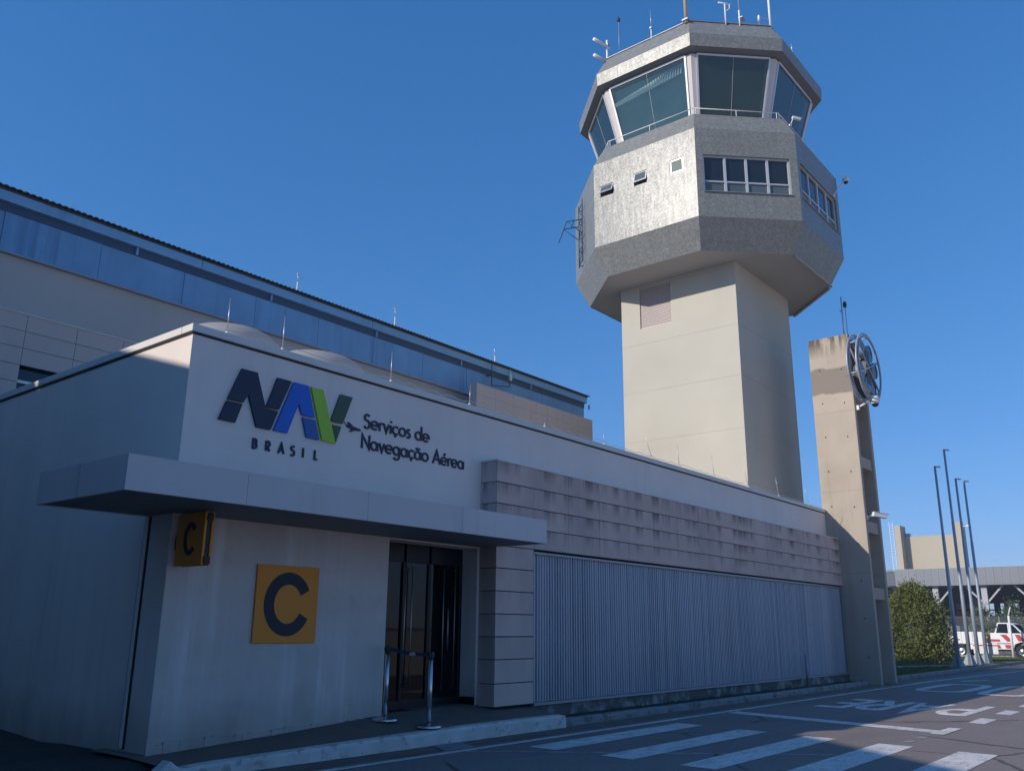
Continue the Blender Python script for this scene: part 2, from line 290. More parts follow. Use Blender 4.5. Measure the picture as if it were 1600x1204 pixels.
# ------------------------------------------------------------------ mesh building
class MB:
    def __init__(s): s.v = []; s.f = []; s.sm = []; s.uv = {}
    def quad(s, *p, uv=None, smooth=False):
        i = len(s.v); s.v += [Vector(q) for q in p]; s.f.append(tuple(range(i, i + len(p)))); s.sm.append(smooth)
        if uv: s.uv[len(s.f) - 1] = uv
        return s
    def face(s, idx, smooth=False): s.f.append(tuple(idx)); s.sm.append(smooth)
    def box(s, x0, y0, z0, x1, y1, z1):
        i = len(s.v)
        s.v += [Vector(p) for p in ((x0, y0, z0), (x1, y0, z0), (x1, y1, z0), (x0, y1, z0), (x0, y0, z1), (x1, y0, z1), (x1, y1, z1), (x0, y1, z1))]
        for f in ((0, 3, 2, 1), (4, 5, 6, 7), (0, 1, 5, 4), (1, 2, 6, 5), (2, 3, 7, 6), (3, 0, 4, 7)): s.face([i + k for k in f])
        return s
    def obox(s, c, ax, ay, az):
        """oriented box: centre and three half-axis vectors"""
        c, ax, ay, az = map(Vector, (c, ax, ay, az)); i = len(s.v)
        for a, b, d in ((-1, -1, -1), (1, -1, -1), (1, 1, -1), (-1, 1, -1), (-1, -1, 1), (1, -1, 1), (1, 1, 1), (-1, 1, 1)): s.v.append(c + a * ax + b * ay + d * az)
        for f in ((0, 3, 2, 1), (4, 5, 6, 7), (0, 1, 5, 4), (1, 2, 6, 5), (2, 3, 7, 6), (3, 0, 4, 7)): s.face([i + k for k in f])
        return s
    def bar(s, a, b, w, h, upv=(0, 0, 1)):
        a, b = Vector(a), Vector(b); d = b - a; L = d.length; d.normalize(); u = Vector(upv)
        sd = d.cross(u)
        if sd.length < 1e-4: sd = d.cross(Vector((1, 0, 0)))
        sd.normalize(); u = sd.cross(d)
        return s.obox((a + b) / 2, d * L / 2, sd * w / 2, u * h / 2)
    def tube(s, pts, r, n=8, r2=None, closed=False, cap=True):
        pts = [Vector(p) for p in pts]; m = len(pts); i0 = len(s.v); prev = None
        for k, p in enumerate(pts):
            if closed: d = pts[(k + 1) % m] - pts[k - 1]
            else: d = pts[min(k + 1, m - 1)] - pts[max(k - 1, 0)]
            d.normalize()
            if prev is None:
                a = d.cross(Vector((0, 0, 1)))
                if a.length < .01: a = d.cross(Vector((1, 0, 0)))
            else: a = prev - d * prev.dot(d)
            a.normalize(); prev = a; b = d.cross(a)
            rr = r if r2 is None else r + (r2 - r) * k / (m - 1)
            for j in range(n):
                t = 2 * math.pi * j / n; s.v.append(p + (a * math.cos(t) + b * math.sin(t)) * rr)
        for k in range(m if closed else m - 1):
            for j in range(n):
                A = i0 + k * n + j; B = i0 + k * n + (j + 1) % n; k2 = (k + 1) % m
                s.face((A, B, i0 + k2 * n + (j + 1) % n, i0 + k2 * n + j), True)
        if cap and not closed:
            s.face([i0 + j for j in range(n)][::-1]); s.face([i0 + (m - 1) * n + j for j in range(n)])
        return s
    def lathe(s, c, prof, n=24, axis='z'):
        c = Vector(c); i0 = len(s.v)
        for r, z in prof:
            for j in range(n):
                t = 2 * math.pi * j / n; x, y = r * math.cos(t), r * math.sin(t)
                s.v.append(c + Vector({'z': (x, y, z), 'x': (z, x, y), 'y': (y, z, x)}[axis]))
        for k in range(len(prof) - 1):
            for j in range(n): s.face((i0 + k * n + j, i0 + k * n + (j + 1) % n, i0 + (k + 1) * n + (j + 1) % n, i0 + (k + 1) * n + j), True)
        return s
    def prism(s, poly, fn, d0, d1):
        """poly of 2-D points; fn(u, v, depth) -> world"""
        i = len(s.v); n = len(poly)
        for d in (d0, d1): s.v += [Vector(fn(u, v, d)) for u, v in poly]
        s.face([i + k for k in range(n)]); s.face([i + n + k for k in range(n)][::-1])
        for k in range(n): s.face((i + k, i + n + k, i + n + (k + 1) % n, i + (k + 1) % n))
        return s
    def ribbon(s, pts, wdt, fn, d0, d1, closed=False):
        """stroke of even width along 2-D points, extruded d0..d1"""
        m = len(pts); P = [Vector((p[0], p[1])) for p in pts]; Ls, Rs = [], []
        for k in range(m):
            a = P[k - 1] if (k > 0 or closed) else None; b = P[(k + 1) % m] if (k < m - 1 or closed) else None
            d1_ = (P[k] - a).normalized() if a is not None else None; d2_ = (b - P[k]).normalized() if b is not None else None
            d1_ = d1_ or d2_; d2_ = d2_ or d1_
            n1 = Vector((-d1_.y, d1_.x)); n2 = Vector((-d2_.y, d2_.x)); nn = (n1 + n2)
            nn = nn.normalized() if nn.length > .05 else n1
            q = max(.35, nn.dot(n1)); o = nn * (wdt / 2 / q); Ls.append(P[k] + o); Rs.append(P[k] - o)
        i = len(s.v)
        for d in (d0, d1):
            for k in range(m): s.v.append(Vector(fn(Ls[k].x, Ls[k].y, d))); s.v.append(Vector(fn(Rs[k].x, Rs[k].y, d)))
        for k in range(m if closed else m - 1):
            a, b = i + 2 * k, i + 2 * ((k + 1) % m); o = 2 * m
            s.face((a, b, b + 1, a + 1)); s.face((a + o, a + o + 1, b + o + 1, b + o))
            s.face((a, a + o, b + o, b)); s.face((a + 1, b + 1, b + o + 1, a + o + 1))
        if not closed:
            for k in (0, m - 1):
                a = i + 2 * k; s.face((a, a + 1, a + 2 * m + 1, a + 2 * m))
        return s
    def wall(s, o, u, v, W, H, holes=(), depth=.12, nrm=None, slant=0):
        """flat wall of size W x H with rectangular openings (u0, v0, u1, v1), reveals going inwards"""
        o, u, v = Vector(o), Vector(u), Vector(v); n = Vector(nrm) if nrm else u.cross(v)
        us = sorted({0, W} | {h[0] for h in holes} | {h[2] for h in holes}); vs = sorted({0, H} | {h[1] for h in holes} | {h[3] for h in holes})
        for a, b in zip(us, us[1:]):
            for c, d in zip(vs, vs[1:]):
                if any(h[0] <= a and b <= h[2] and h[1] <= c and d <= h[3] for h in holes): continue
                s.quad(o + u * a + v * c, o + u * b + v * c, o + u * b + v * d, o + u * a + v * d, uv=[(a, c), (b, c), (b, d), (a, d)])
        for a, c, b, d in holes:
            q = -n * depth; P = [o + u * x + v * y for x, y in ((a, c), (b, c), (b, d), (a, d))]
            for k in range(4):
                A, B = P[k], P[(k + 1) % 4]; L = (B - A).length
                s.quad(B, A, A + q, B + q, uv=[(0, 0), (L, 0), (L, depth), (0, depth)])
        return s
    def build(s, name, m, parent=None, origin=None, bevel=0, fix=True):
        o = Vector((0, 0, 0))
        if parent is not None: o = Vector(parent.get('_o', (0, 0, 0)))
        elif origin is not None: o = Vector(origin)
        me = bpy.data.meshes.new(name); me.from_pydata([p - o for p in s.v], [], s.f)
        me.polygons.foreach_set('use_smooth', s.sm)
        if s.uv:
            ul = me.uv_layers.new(name='UVMap')
            for pi, uv in s.uv.items():
                for li, c in zip(me.polygons[pi].loop_indices, uv): ul.data[li].uv = c
        me.materials.append(M[m] if isinstance(m, str) else m)
        if fix and not s.uv:
            bm = bmesh.new(); bm.from_mesh(me); bmesh.ops.recalc_face_normals(bm, faces=bm.faces); bm.to_mesh(me); bm.free()
        ob = bpy.data.objects.new(name, me); col.objects.link(ob)
        if parent is not None: ob.parent = parent
        else: ob.location = o
        ob['_o'] = tuple(o)
        if bevel:
            b = ob.modifiers.new('bevel', 'BEVEL'); b.width = bevel; b.segments = 2; b.limit_method = 'ANGLE'
        return ob

def thing(name, label, cat, loc, group=None):
    o = bpy.data.objects.new(name, None); col.objects.link(o); o.location = loc; o['_o'] = tuple(loc); o.empty_display_size = .2
    return tag(o, label, cat, group)
def tag(o, label, cat, group=None):
    o['label'] = label; o['category'] = cat
    if group: o['group'] = group
    return o
def struct(o): o['kind'] = 'structure'; return o
def stuff(o, label, cat): o['kind'] = 'stuff'; o['label'] = label; o['category'] = cat; return o
def dup(root, delta, label, group=None):
    r = root.copy(); col.objects.link(r); r.location = root.location + Vector(delta); r['label'] = label
    if group: r['group'] = group
    for ch in list(root.children):
        c = ch.copy(); col.objects.link(c); c.parent = r
        for g in list(ch.children):
            d = g.copy(); col.objects.link(d); d.parent = c
    return r

# ------------------------------------------------------------------ lettering (geometric sans drawn as strokes)
def arc(cx, cy, rx, ry, a0, a1, n=None):
    n = n or max(4, int(abs(a1 - a0) / 12)); return [(cx + rx * math.cos(R(a0 + (a1 - a0) * k / n)), cy + ry * math.sin(R(a0 + (a1 - a0) * k / n))) for k in range(n + 1)]
X = .62
def G(ch):
    h = .31
    if ch == 'S': return .52, [(arc(.27, .75, .20, .21, 35, 270) + arc(.25, .27, .23, .27, 90, -145)[1:], 0)]
    if ch == 's': return .34, [(arc(.17, .47, .12, .125, 35, 270) + arc(.16, .17, .14, .17, 90, -140)[1:], 0)]
    if ch == 'e': return .60, [([(.04, h), (.58, h)] + arc(.3, h, .28, .28, 12, 312), 0)]
    if ch == 'é': w, g = G('e'); return w, g + [([(.27, .74), (.42, .92)], 0)]
    if ch == 'r': return .30, [([(.06, 0), (.06, X - .02)], 0), (arc(.24, .40, .17, .18, 170, 60), 0)]
    if ch == 'v': return .50, [([(.03, X), (.25, .04), (.47, X)], 0)]
    if ch == 'i': return .14, [([(.07, 0), (.07, X - .02)], 0), ([(.07, .80), (.07, .92)], 0)]
    if ch == 'c': return .50, [(arc(.3, h, .26, .28, 50, 310), 0)]
    if ch == 'ç': w, g = G('c'); return w, g + [([(.31, .0), (.24, -.18)], 0)]
    if ch == 'o': return .60, [(arc(.3, h, .27, .28, 0, 345, 24), 1)]
    if ch == 'd': return .62, [(arc(.28, h, .25, .28, 0, 345, 24), 1), ([(.555, 0), (.555, 1.06)], 0)]
    if ch == 'a': return .62, [(arc(.28, h, .25, .28, 0, 345, 24), 1), ([(.555, 0), (.555, X - .02)], 0)]
    if ch == 'ã': w, g = G('a'); return w, g + [([(.12, .74), (.2, .82), (.28, .80), (.36, .76), (.46, .84)], 0)]
    if ch == 'g': return .62, [(arc(.28, h, .25, .28, 0, 345, 24), 1), ([(.555, X - .02)] + arc(.3, -.08, .255, .24, 0, -150), 0)]
    if ch == 'N': return .72, [([(.07, 0), (.07, .94), (.65, .06), (.65, 1)], 0)]
    if ch == 'A': return .74, [([(.03, 0), (.37, .96), (.71, 0)], 0), ([(.17, .33), (.57, .33)], 0)]
    if ch == 'B': return .52, [([(.08, .0), (.08, 1)], 0), ([(.08, .95)] + arc(.26, .74, .19, .21, 90, -90) + [(.08, .53)], 0), ([(.2, .53)] + arc(.28, .29, .21, .24, 90, -90) + [(.08, .05)], 0)]
    if ch == 'R': return .56, [([(.08, 0), (.08, 1)], 0), ([(.08, .95)] + arc(.27, .70, .22, .25, 90, -90) + [(.08, .45)], 0), ([(.24, .45), (.50, 0)], 0)]
    if ch == 'P': return .56, [([(.08, 0), (.08, 1)], 0), ([(.08, .94)] + arc(.27, .70, .22, .24, 90, -90) + [(.08, .46)], 0)]
    if ch == 'E': return .50, [([(.46, .94), (.08, .94), (.08, .06), (.46, .06)], 0), ([(.08, .5), (.42, .5)], 0)]
    if ch == 'I': return .2, [([(.1, 0), (.1, 1)], 0)]
    if ch == 'L': return .44, [([(.08, 1), (.08, .06), (.42, .06)], 0)]
    if ch == 'C': return .80, [(arc(.42, .5, .36, .44, 42, 318, 26), 0)]
    return .3, []
def lettering(txt, wfn, parent, m, d0, d1, stroke, track=.07):
    """each letter its own mesh; wfn(u, v, depth) -> world with u running along the line in cap heights"""
    x = 0
    for ch in txt:
        wd, st = G(ch)
        if st:
            b = MB()
            for k, (pts, cl) in enumerate(st):
                e = .0012 * k   # strokes that cross stand a hair apart
                b.ribbon([(x + p[0], p[1]) for p in pts], stroke, wfn, d0 + e * .2, d1 + e, bool(cl))
            b.build('letter', m, parent)
        x += wd + track
    return x
def linewidth(txt, track=.07): return sum(G(c)[0] + track for c in txt) - track

# ================================================================== GROUND
g = MB(); g.quad((-400, -400, -.06), (400, -400, -.06), (400, 400, -.06), (-400, 400, -.06))
struct(g.build('ground', mat('dry_airfield_ground', (.25, .20, .14), 1, var=.25, scale=.02, bump=0)))
g = MB(); g.quad((-60, -160, -.004), (220, -160, -.004), (220, -1.2, -.004), (-60, -1.2, -.004))
struct(g.build('bounce_ground', mat('warm_bounce_ground', (.72, .56, .43), .9, var=.12, scale=.3)))  # unseen ground, added to bounce warm sunlight onto the shaded walls
g = MB(); g.quad((-60, -1.2, 0), (150, -1.2, 0), (150, 8.46, 0), (-60, 8.46, 0))
road = struct(g.build('road', 'asphalt', origin=(12, 4, 0)))
def mark(name, pts, m='white_paint', z=.004):
    b = MB(); b.quad(*[(p[0], p[1], z) for p in pts]); return b.build(name, m, road)
mark('edge_line', [(-8, 7.84), (30, 7.66), (30, 7.78), (-8, 7.96)])
mark('edge_line', [(30, 7.66), (60, 5.9), (60, 6.03), (30, 7.78)])
for k, y in enumerate((7.22, 6.08, 5.0, 3.92, 2.88, 1.8, .72)):
    x0, x1 = 9.52 - .03 * k, 13.5 - .13 * k
    mark('crosswalk_stripe', [(x0, y - .225), (x1, y - .225), (x1 + .02, y + .235), (x0 + .02, y + .235)])
mark('stop_line', [(15.02, 3.78), (15.46, 3.94), (16.2, 7.66), (15.77, 7.66)], z=.004)
mark('stop_line', [(14.85, 3.74), (15.98, 3.74), (15.98, 3.93), (14.85, 3.93)], z=.0075)
for x in (17.05, 19.2, 21.4, 23.6, 25.8): mark('lane_dash', [(x, 3.64), (x + 1.0, 3.64), (x + 1.1, 3.92), (x + .05, 3.90)])
for x in (13.55, 14.1): mark('lane_dash', [(x, 3.84), (x + .26, 3.84), (x + .28, 3.96), (x, 3.96)], 'faded_paint')
mark('pavement_seam', [(8.5, 7.90), (12.2, 3.4), (12.27, 3.45), (8.62, 7.92)], 'faded_paint', .003)
# painted word, read by drivers coming the other way
for ch, y0, wd in (('P', 4.22, .66), ('A', 4.98, .66), ('R', 5.72, .66), ('E', 6.44, .66)):
    b = MB(); gw, st = G(ch)
    for k, (pts, cl) in enumerate(st):
        fn = lambda u, v, d: (21.0 - v * 2.55, y0 + u / gw * wd, d)
        b.ribbon(pts, .15, fn, .0005, .005 + .001 * k, bool(cl))
    b.build('painted_letter', 'white_paint', road)
def oval(x0, x1, y0, y1, z=.005):
    b = MB(); cx, cy = (x0 + x1) / 2, (y0 + y1) / 2; pts = []
    for k in range(28):
        t = 2 * math.pi * k / 28; c, s_ = math.cos(t), math.sin(t)
        pts.append((cx + (x1 - x0) / 2 * math.copysign(abs(c) ** .45, c), cy + (y1 - y0) / 2 * math.copysign(abs(s_) ** .45, s_)))
    b.ribbon(pts, .24, lambda u, v, d: (u, v, d), .0005, z, True); b.build('painted_letter', 'white_paint', road)
oval(25.2, 29.0, 5.85, 6.95); oval(24.9, 29.2, 4.35, 5.4)
mark('painted_letter', [(30.6, 6.95), (32.2, 6.5), (32.3, 6.65), (30.7, 7.12)])
mark('painted_letter', [(31.5, 4.5), (34.5, 4.6), (34.5, 4.9), (31.5, 4.8)]); mark('painted_letter', [(31.5, 5.2), (34.5, 5.3), (34.5, 5.6), (31.5, 5.5)])

b = MB(); rnd = random.Random(9); yy = [8.02 + rnd.uniform(-.05, .05) for _ in range(61)]
for k in range(60): b.quad((5 + k * .75, yy[k], .0035), (5.75 + k * .75, yy[k + 1], .0035), (5.75 + k * .75, 8.62, .0035), (5 + k * .75, 8.62, .0035))
struct(b.build('gutter', mat('dusty_brown_gutter', (.20, .15, .12), .95, var=.3, scale=2.5, patch=.6, patchc=(.12, .09, .075), bump=.5)))
# entrance pavement: slopes up from the kerb to the door
xs = [5.12, 5.6, 6.9, 8.4, 9.6, 10.7, 11.66]; kz = [.10, .12, .145, .17, .185, .185, .18]; wz = [.13, .14, .21, .31, .34, .34, .33]
b = MB()
for i in range(6):
    for j in range(6):
        P = []
        for a, c in ((i, j), (i + 1, j), (i + 1, j + 1), (i, j + 1)):
            t = c / 6; P.append((xs[a], 8.56 + (10.2 - 8.56) * t, kz[a] + (wz[a] - kz[a]) * min(1, t * 2.0)))
        b.quad(*P)
struct(b.build('pavement', 'paving'))
# high painted kerb with worn top edge
def kerb(name, xs_, yf, w_, zt, m, n=40, jit=.012):
    b = MB(); rnd = random.Random(3); prof = []
    for k in range(n + 1):
        x = xs_[0] + (xs_[1] - xs_[0]) * k / n; z = zt(x); j = [rnd.uniform(-jit, jit) for _ in range(4)]
        prof.append([Vector(p) for p in ((x, yf + j[0], -.02), (x, yf + .005 + j[1], z - .035 + j[2]), (x, yf + .03, z + j[3] * .5), (x, yf + w_, z + .003), (x, yf + w_, -.02))])
    i0 = len(b.v)
    for p in prof: b.v += p
    for k in range(n):
        for j in range(4): b.face((i0 + k * 5 + j, i0 + (k + 1) * 5 + j, i0 + (k + 1) * 5 + j + 1, i0 + k * 5 + j + 1))
    b.face(range(i0, i0 + 5)); b.face(range(i0 + n * 5, i0 + n * 5 + 5)); return struct(b.build(name, m))
def kz_at(x):
    for a, b_, c, d in zip(xs, xs[1:], kz, kz[1:]):
        if a <= x <= b_: return c + (d - c) * (x - a) / (b_ - a)
    return kz[-1] if x > 5 else kz[0]
kerb('kerb', (4.95, 11.7), 8.40, .17, lambda x: kz_at(x) + .004, 'kerb', 60)
kerb('kerb', (11.705, 28.2), 8.47, .13, lambda x: .115, 'kerb_dirty', 120, .016)
kerb('kerb', (28.2, 64), 8.62, .13, lambda x: .115, 'kerb_dirty', 120, .014)
b = MB()
for k in range(40):
    for j in range(3):
        def zz(i, q): return .075 + .03 * mnoise.noise((i * .7, q * 1.3, 0)) + (.02 if q == 3 else 0)
        x0, x1 = 11.66 + k * .375, 11.66 + (k + 1) * .375
        b.quad((x0, 8.58 + j * .16, zz(k, j)), (x1, 8.58 + j * .16, zz(k + 1, j)), (x1, 8.58 + (j + 1) * .16, zz(k + 1, j + 1)), (x0, 8.58 + (j + 1) * .16, zz(k, j + 1)), smooth=True)
struct(b.build('soil_strip', 'soil'))
b = MB(); n = 14
for i in range(n):
    for j in range(n):
        def zz(a, c): return .10 + .05 * mnoise.noise((a * .6, c * .6, 3)) - (.09 if c == 0 else 0) * 1
        x0, x1 = -2.6 + i * 7.9 / n, -2.6 + (i + 1) * 7.9 / n; y0, y1 = 8.62 + j * 9 / n, 8.62 + (j + 1) * 9 / n
        b.quad((x0, y0, zz(i, j)), (x1, y0, zz(i + 1, j)), (x1, y1, zz(i + 1, j + 1)), (x0, y1, zz(i, j + 1)), smooth=True)
struct(b.build('soil_bed', 'soil'))
b = MB(); b.quad((28.06, 8.74, .085), (60, 8.74, .085), (57, 12.5, .09), (57, 40, .09), (28.06, 40, .09)); struct(b.build('lawn', 'lawn'))
b = MB()
for (xa, ya), (xb, yb) in zip([(33, 12.5), (37.2, 11.0), (40.3, 10.0)], [(37.2, 11.0), (40.3, 10.0), (43.2, 8.85)]): b.bar((xa, ya, .10), (xb, yb, .10), .28, .06)
struct(b.build('path', mat('pale_concrete_path', (.45, .42, .36), .9)))
b = MB(); b.bar((57.2, 12.6, .1), (59.9, 8.9, .1), .25, .1); b.bar((57.2, 12.4, .1), (57.2, 30, .1), .25, .1); struct(b.build('kerb', 'kerb'))
b = MB(); b.quad((57.3, 8.5, .03), (110, 8.5, .03), (110, 60, .03), (57.3, 60, .03)); struct(b.build('service_yard', mat('yard_asphalt', (.12, .115, .11), .9)))

# grass tufts along the wall and the lawn
def blades(name, spots, m, label, h=(.05, .16)):
    b = MB(); rnd = random.Random(11)
    for x, y, z in spots:
        for _ in range(5):
            a = rnd.uniform(0, 6.28); hh = rnd.uniform(*h); w_ = rnd.uniform(.006, .014); lx, ly = rnd.uniform(-.05, .05), rnd.uniform(-.05, .05)
            px, py = x + rnd.uniform(-.05, .05), y + rnd.uniform(-.04, .04); dx, dy = math.cos(a) * w_, math.sin(a) * w_
            b.quad((px - dx, py - dy, z), (px + dx, py + dy, z), (px + lx, py + ly, z + hh))
    return stuff(b.build(name, m, fix=False), label, 'grass')
rnd = random.Random(5); sp = []
for _ in range(170):
    x = rnd.uniform(11.8, 26.5); y = 8.62 + abs(rnd.gauss(.35, .1)) * 1.0
    if mnoise.noise((x * .8, 0, 0)) > -.05: sp.append((x, min(9.02, y), .07))
blades('weeds', sp, 'grass', 'short weeds growing along the foot of the ribbed metal wall', (.03, .08))
sp = []
for _ in range(9000):
    x = 28.2 + 30 * rnd.random() ** 1.4; y = 8.8 + rnd.random() ** 1.5 * 6; sp.append((x, y, .085))
blades('grass', sp, 'grass', 'short green grass of the lawn behind the flagpoles', (.03, .09))

# ================================================================== FRONT BUILDING (entrance annex)
AX = thing('entrance_building', 'long low white building with entrance canopy, beige panel band and ribbed metal wall', 'building', (5.31, 9.35, 0))
YF, XL, ZT = 9.35, 5.31, 5.02
b = MB()
b.wall((XL, YF, -.1), (1, 0, 0), (0, 0, 1), 26.56 - XL, ZT + .0, holes=[(8.70 - XL, .38, 10.62 - XL, 2.80)], depth=.35, nrm=(0, -1, 0))
b.quad((XL, 32, -.1), (XL, YF, -.1), (XL, YF, ZT - .1), (XL, 32, ZT - .1), uv=[(0, 0), (1, 0), (1, 1), (0, 1)])
b.uv = {}
wall = b.build('wall', 'plaster', AX, fix=False)
b = MB()   # lower wall coat under the canopy, darker and more streaked
b.wall((XL + .004, YF - .004, .10), (1, 0, 0), (0, 0, 1), 8.695 - XL, 2.61, nrm=(0, -1, 0)); b.uv = {}
b.build('lower_wall_coat', 'plaster_low', AX, fix=False)
b = MB(); b.box(XL + .25, YF + .25, 4.72, 26.55, 17.99, 4.78); b.build('roof', 'roof', AX)
b = MB()   # coping; the dark strip below it paints the groove's shadow
b.box(XL - .03, YF - .03, ZT - .10, 26.54, YF + .22, ZT); b.box(XL - .03, YF + .22, ZT - .10, XL + .22, 32, ZT)
b.build('parapet_coping', 'coping', AX, bevel=.012)
b = MB(); b.box(XL - .012, YF - .012, ZT - .128, 26.54, YF + .2, ZT - .103); b.box(XL - .012, YF + .2, ZT - .128, XL + .2, 32, ZT - .103)
b.build('painted_shadow_groove', 'groove', AX)
b = MB(); b.box(XL + .01, YF + .002, ZT - .102, 26.5, YF + .25, 4.2); b.box(XL + .002, YF + .25, 4.2, XL + .25, 32, ZT - .102); b.build('parapet_back', 'coping', AX)
# joint strip on the left wall where the canopy ends
b = MB(); b.box(XL - .028, 9.84, .16, XL, 9.895, 2.71); b.build('downpipe', 'coping', AX, bevel=.008)
b = MB(); b.box(XL - .010, 9.80, .16, XL, 9.838, 2.71); b.box(XL - .010, 9.897, .16, XL, 9.93, 2.71); b.build('painted_shadow_gap', 'groove', AX)  # dark strips paint the shadow gap on both sides of the pipe
# plinth lump at the corner and along the lower wall
b = MB(); rnd = random.Random(2)
for k in range(34):
    x0 = XL - .02 + k * .1; z1 = .22 + .06 * k / 34 + rnd.uniform(-.02, .02); b.box(x0, YF - .022 - rnd.random() * .012, .05, x0 + .0995, YF - .005, z1 + .02)
b.build('plinth', 'plaster_low', AX)
# canopy
CZ0, CZ1 = 2.71, 3.06
b = MB(); xs_ = [4.02, 5.36, 7.06, 8.76, 10.66]
for x0, x1 in zip(xs_, xs_[1:]): b.box(x0 + .0016, 7.99, CZ0, x1 - .0016, 8.02, CZ1)
for y0, y1 in ((8.022, 8.95), (8.958, 9.88)): b.box(4.02, y0, CZ0, 4.05, y1, CZ1)
b.box(10.63, 8.022, CZ0, 10.66, 8.995, CZ1); b.box(4.052, 9.85, CZ0, XL - .002, 9.88, CZ1)
can = b.build('canopy', 'canopy', AX, bevel=.002)
b = MB(); b.box(4.05, 8.02, CZ1 - .06, 10.63, YF - .006, CZ1 - .012); b.box(4.05, YF - .006, CZ1 - .06, XL - .002, 9.85, CZ1 - .012); b.build('canopy_top', 'canopy', can)
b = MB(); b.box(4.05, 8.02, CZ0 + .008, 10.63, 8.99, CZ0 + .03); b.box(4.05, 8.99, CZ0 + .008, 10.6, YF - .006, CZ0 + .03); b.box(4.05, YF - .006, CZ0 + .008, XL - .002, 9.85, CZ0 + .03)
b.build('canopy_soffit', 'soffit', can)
b = MB(); b.box(4.03, 8.0, CZ0 + .02, 10.65, 8.03, CZ1 - .02); b.build('canopy_backing', 'groove', can)
# door recess: frame, leaves, glass, pulls, reveal, interior
b = MB()
for x0, x1 in ((8.70, 8.76), (9.30, 9.36), (9.84, 9.90), (10.555, 10.615)): b.box(x0, 9.66, .33, x1, 9.72, 2.70)
b.box(8.76, 9.66, 2.42, 10.555, 9.72, 2.70); b.box(8.76, 9.662, .30, 9.30, 9.718, .46); b.box(9.36, 9.662, .30, 9.84, 9.718, .46); b.box(9.90, 9.662, .30, 10.555, 9.718, .46)
door = b.build('door', 'door_frame', AX, bevel=.004)
b = MB(); b.box(8.76, 9.685, .46, 9.30, 9.695, 2.42); b.box(9.36, 9.685, .46, 9.84, 9.695, 2.42); b.box(9.90, 9.685, .46, 10.555, 9.695, 2.42); b.build('door_glass', 'glass_door', door)
for x, z0, z1 in ((9.33, .62, 2.4), (9.47, .62, 2.36), (10.16, .55, 2.36), (10.42, .55, 2.40)):
    b = MB(); b.tube([(x, 9.63, z0), (x, 9.63, z1)], .008, 8); b.tube([(x, 9.63, z0 + .05), (x, 9.67, z0 + .05)], .006, 6); b.tube([(x, 9.63, z1 - .05), (x, 9.67, z1 - .05)], .006, 6); b.build('door_pull', 'handle', door)
b = MB(); b.tube([(10.24, 9.60, 1.15), (10.24, 9.60, 1.75)], .012, 8); b.build('handle', 'handle', door)
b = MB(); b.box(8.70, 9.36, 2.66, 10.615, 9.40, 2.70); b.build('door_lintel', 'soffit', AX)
b = MB(); b.box(10.62, 9.36, .33, 10.655, 9.72, .45); b.build('reveal_plinth', 'panel', AX)
b = MB(); b.box(8.7, 9.40, .325, 10.6, 9.95, .335); b.build('door_mat', 'black', AX)
b = MB()
b.quad((7.4, 13.2, .30), (12, 13.2, .30), (12, 9.73, .30), (7.4, 9.73, .30)); b.build('interior_floor', 'floor_in', AX)
b = MB(); b.quad((7.4, 13.2, .30), (12, 13.2, .30), (12, 13.2, 2.9), (7.4, 13.2, 2.9)); b.quad((7.4, 9.73, .3), (7.4, 13.2, .3), (7.4, 13.2, 2.9), (7.4, 9.73, 2.9)); b.quad((12, 9.73, .3), (12, 13.2, .3), (12, 13.2, 2.9), (12, 9.73, 2.9)); b.quad((7.4, 9.73, 2.9), (12, 9.73, 2.9), (12, 13.2, 2.9), (7.4, 13.2, 2.9))
b.build('interior_wall', 'interior', AX)
b = MB(); b.box(8.9, 12.0, .3, 9.9, 12.5, 1.35); b.build('interior_counter', 'white_metal', AX)
# beige panel pier, band above the metal and their open joints
def panels(b, x0, x1, y0, y1, zs, xj, gap=.010, rnd=random.Random(4)):
    for za, zb in zip(zs, zs[1:]):
        for xa, xb in zip(xj, xj[1:]):
            d = rnd.uniform(-.0025, .0025); b.box(xa + .0018, y0 + d, za + gap * 1.4, xb - .0018, y1, zb)
zs_band = [2.735, 3.07, 3.41, 3.755, 4.10]
zs_pier = [.31, .645, .998, 1.337, 1.68, 2.03, 2.385, 2.735]
xj = [10.67] + [11.65 + k * .995 for k in range(15)] + [26.545]
b = MB(); panels(b, 0, 0, 9.0, 9.03, zs_band, xj); panels(b, 0, 0, 9.0, 9.03, zs_pier, [10.67, 11.645])
for zs in (zs_band, zs_pier):
    for za, zb in zip(zs, zs[1:]): b.box(10.67, 9.031, za + .010, 10.70, YF - .002, zb)
pb = b.build('panel_cladding', 'panel', AX, bevel=.003)
b = MB(); b.box(10.682, 9.012, .31, 11.635, YF - .003, 2.735); b.box(10.682, 9.012, 2.7351, 26.54, YF - .003, 4.09); b.build('joint_backing', 'groove', pb)
b = MB(); b.box(10.655, 8.985, 4.102, 26.545, YF - .001, 4.125); b.build('panel_flashing', 'coping', pb)
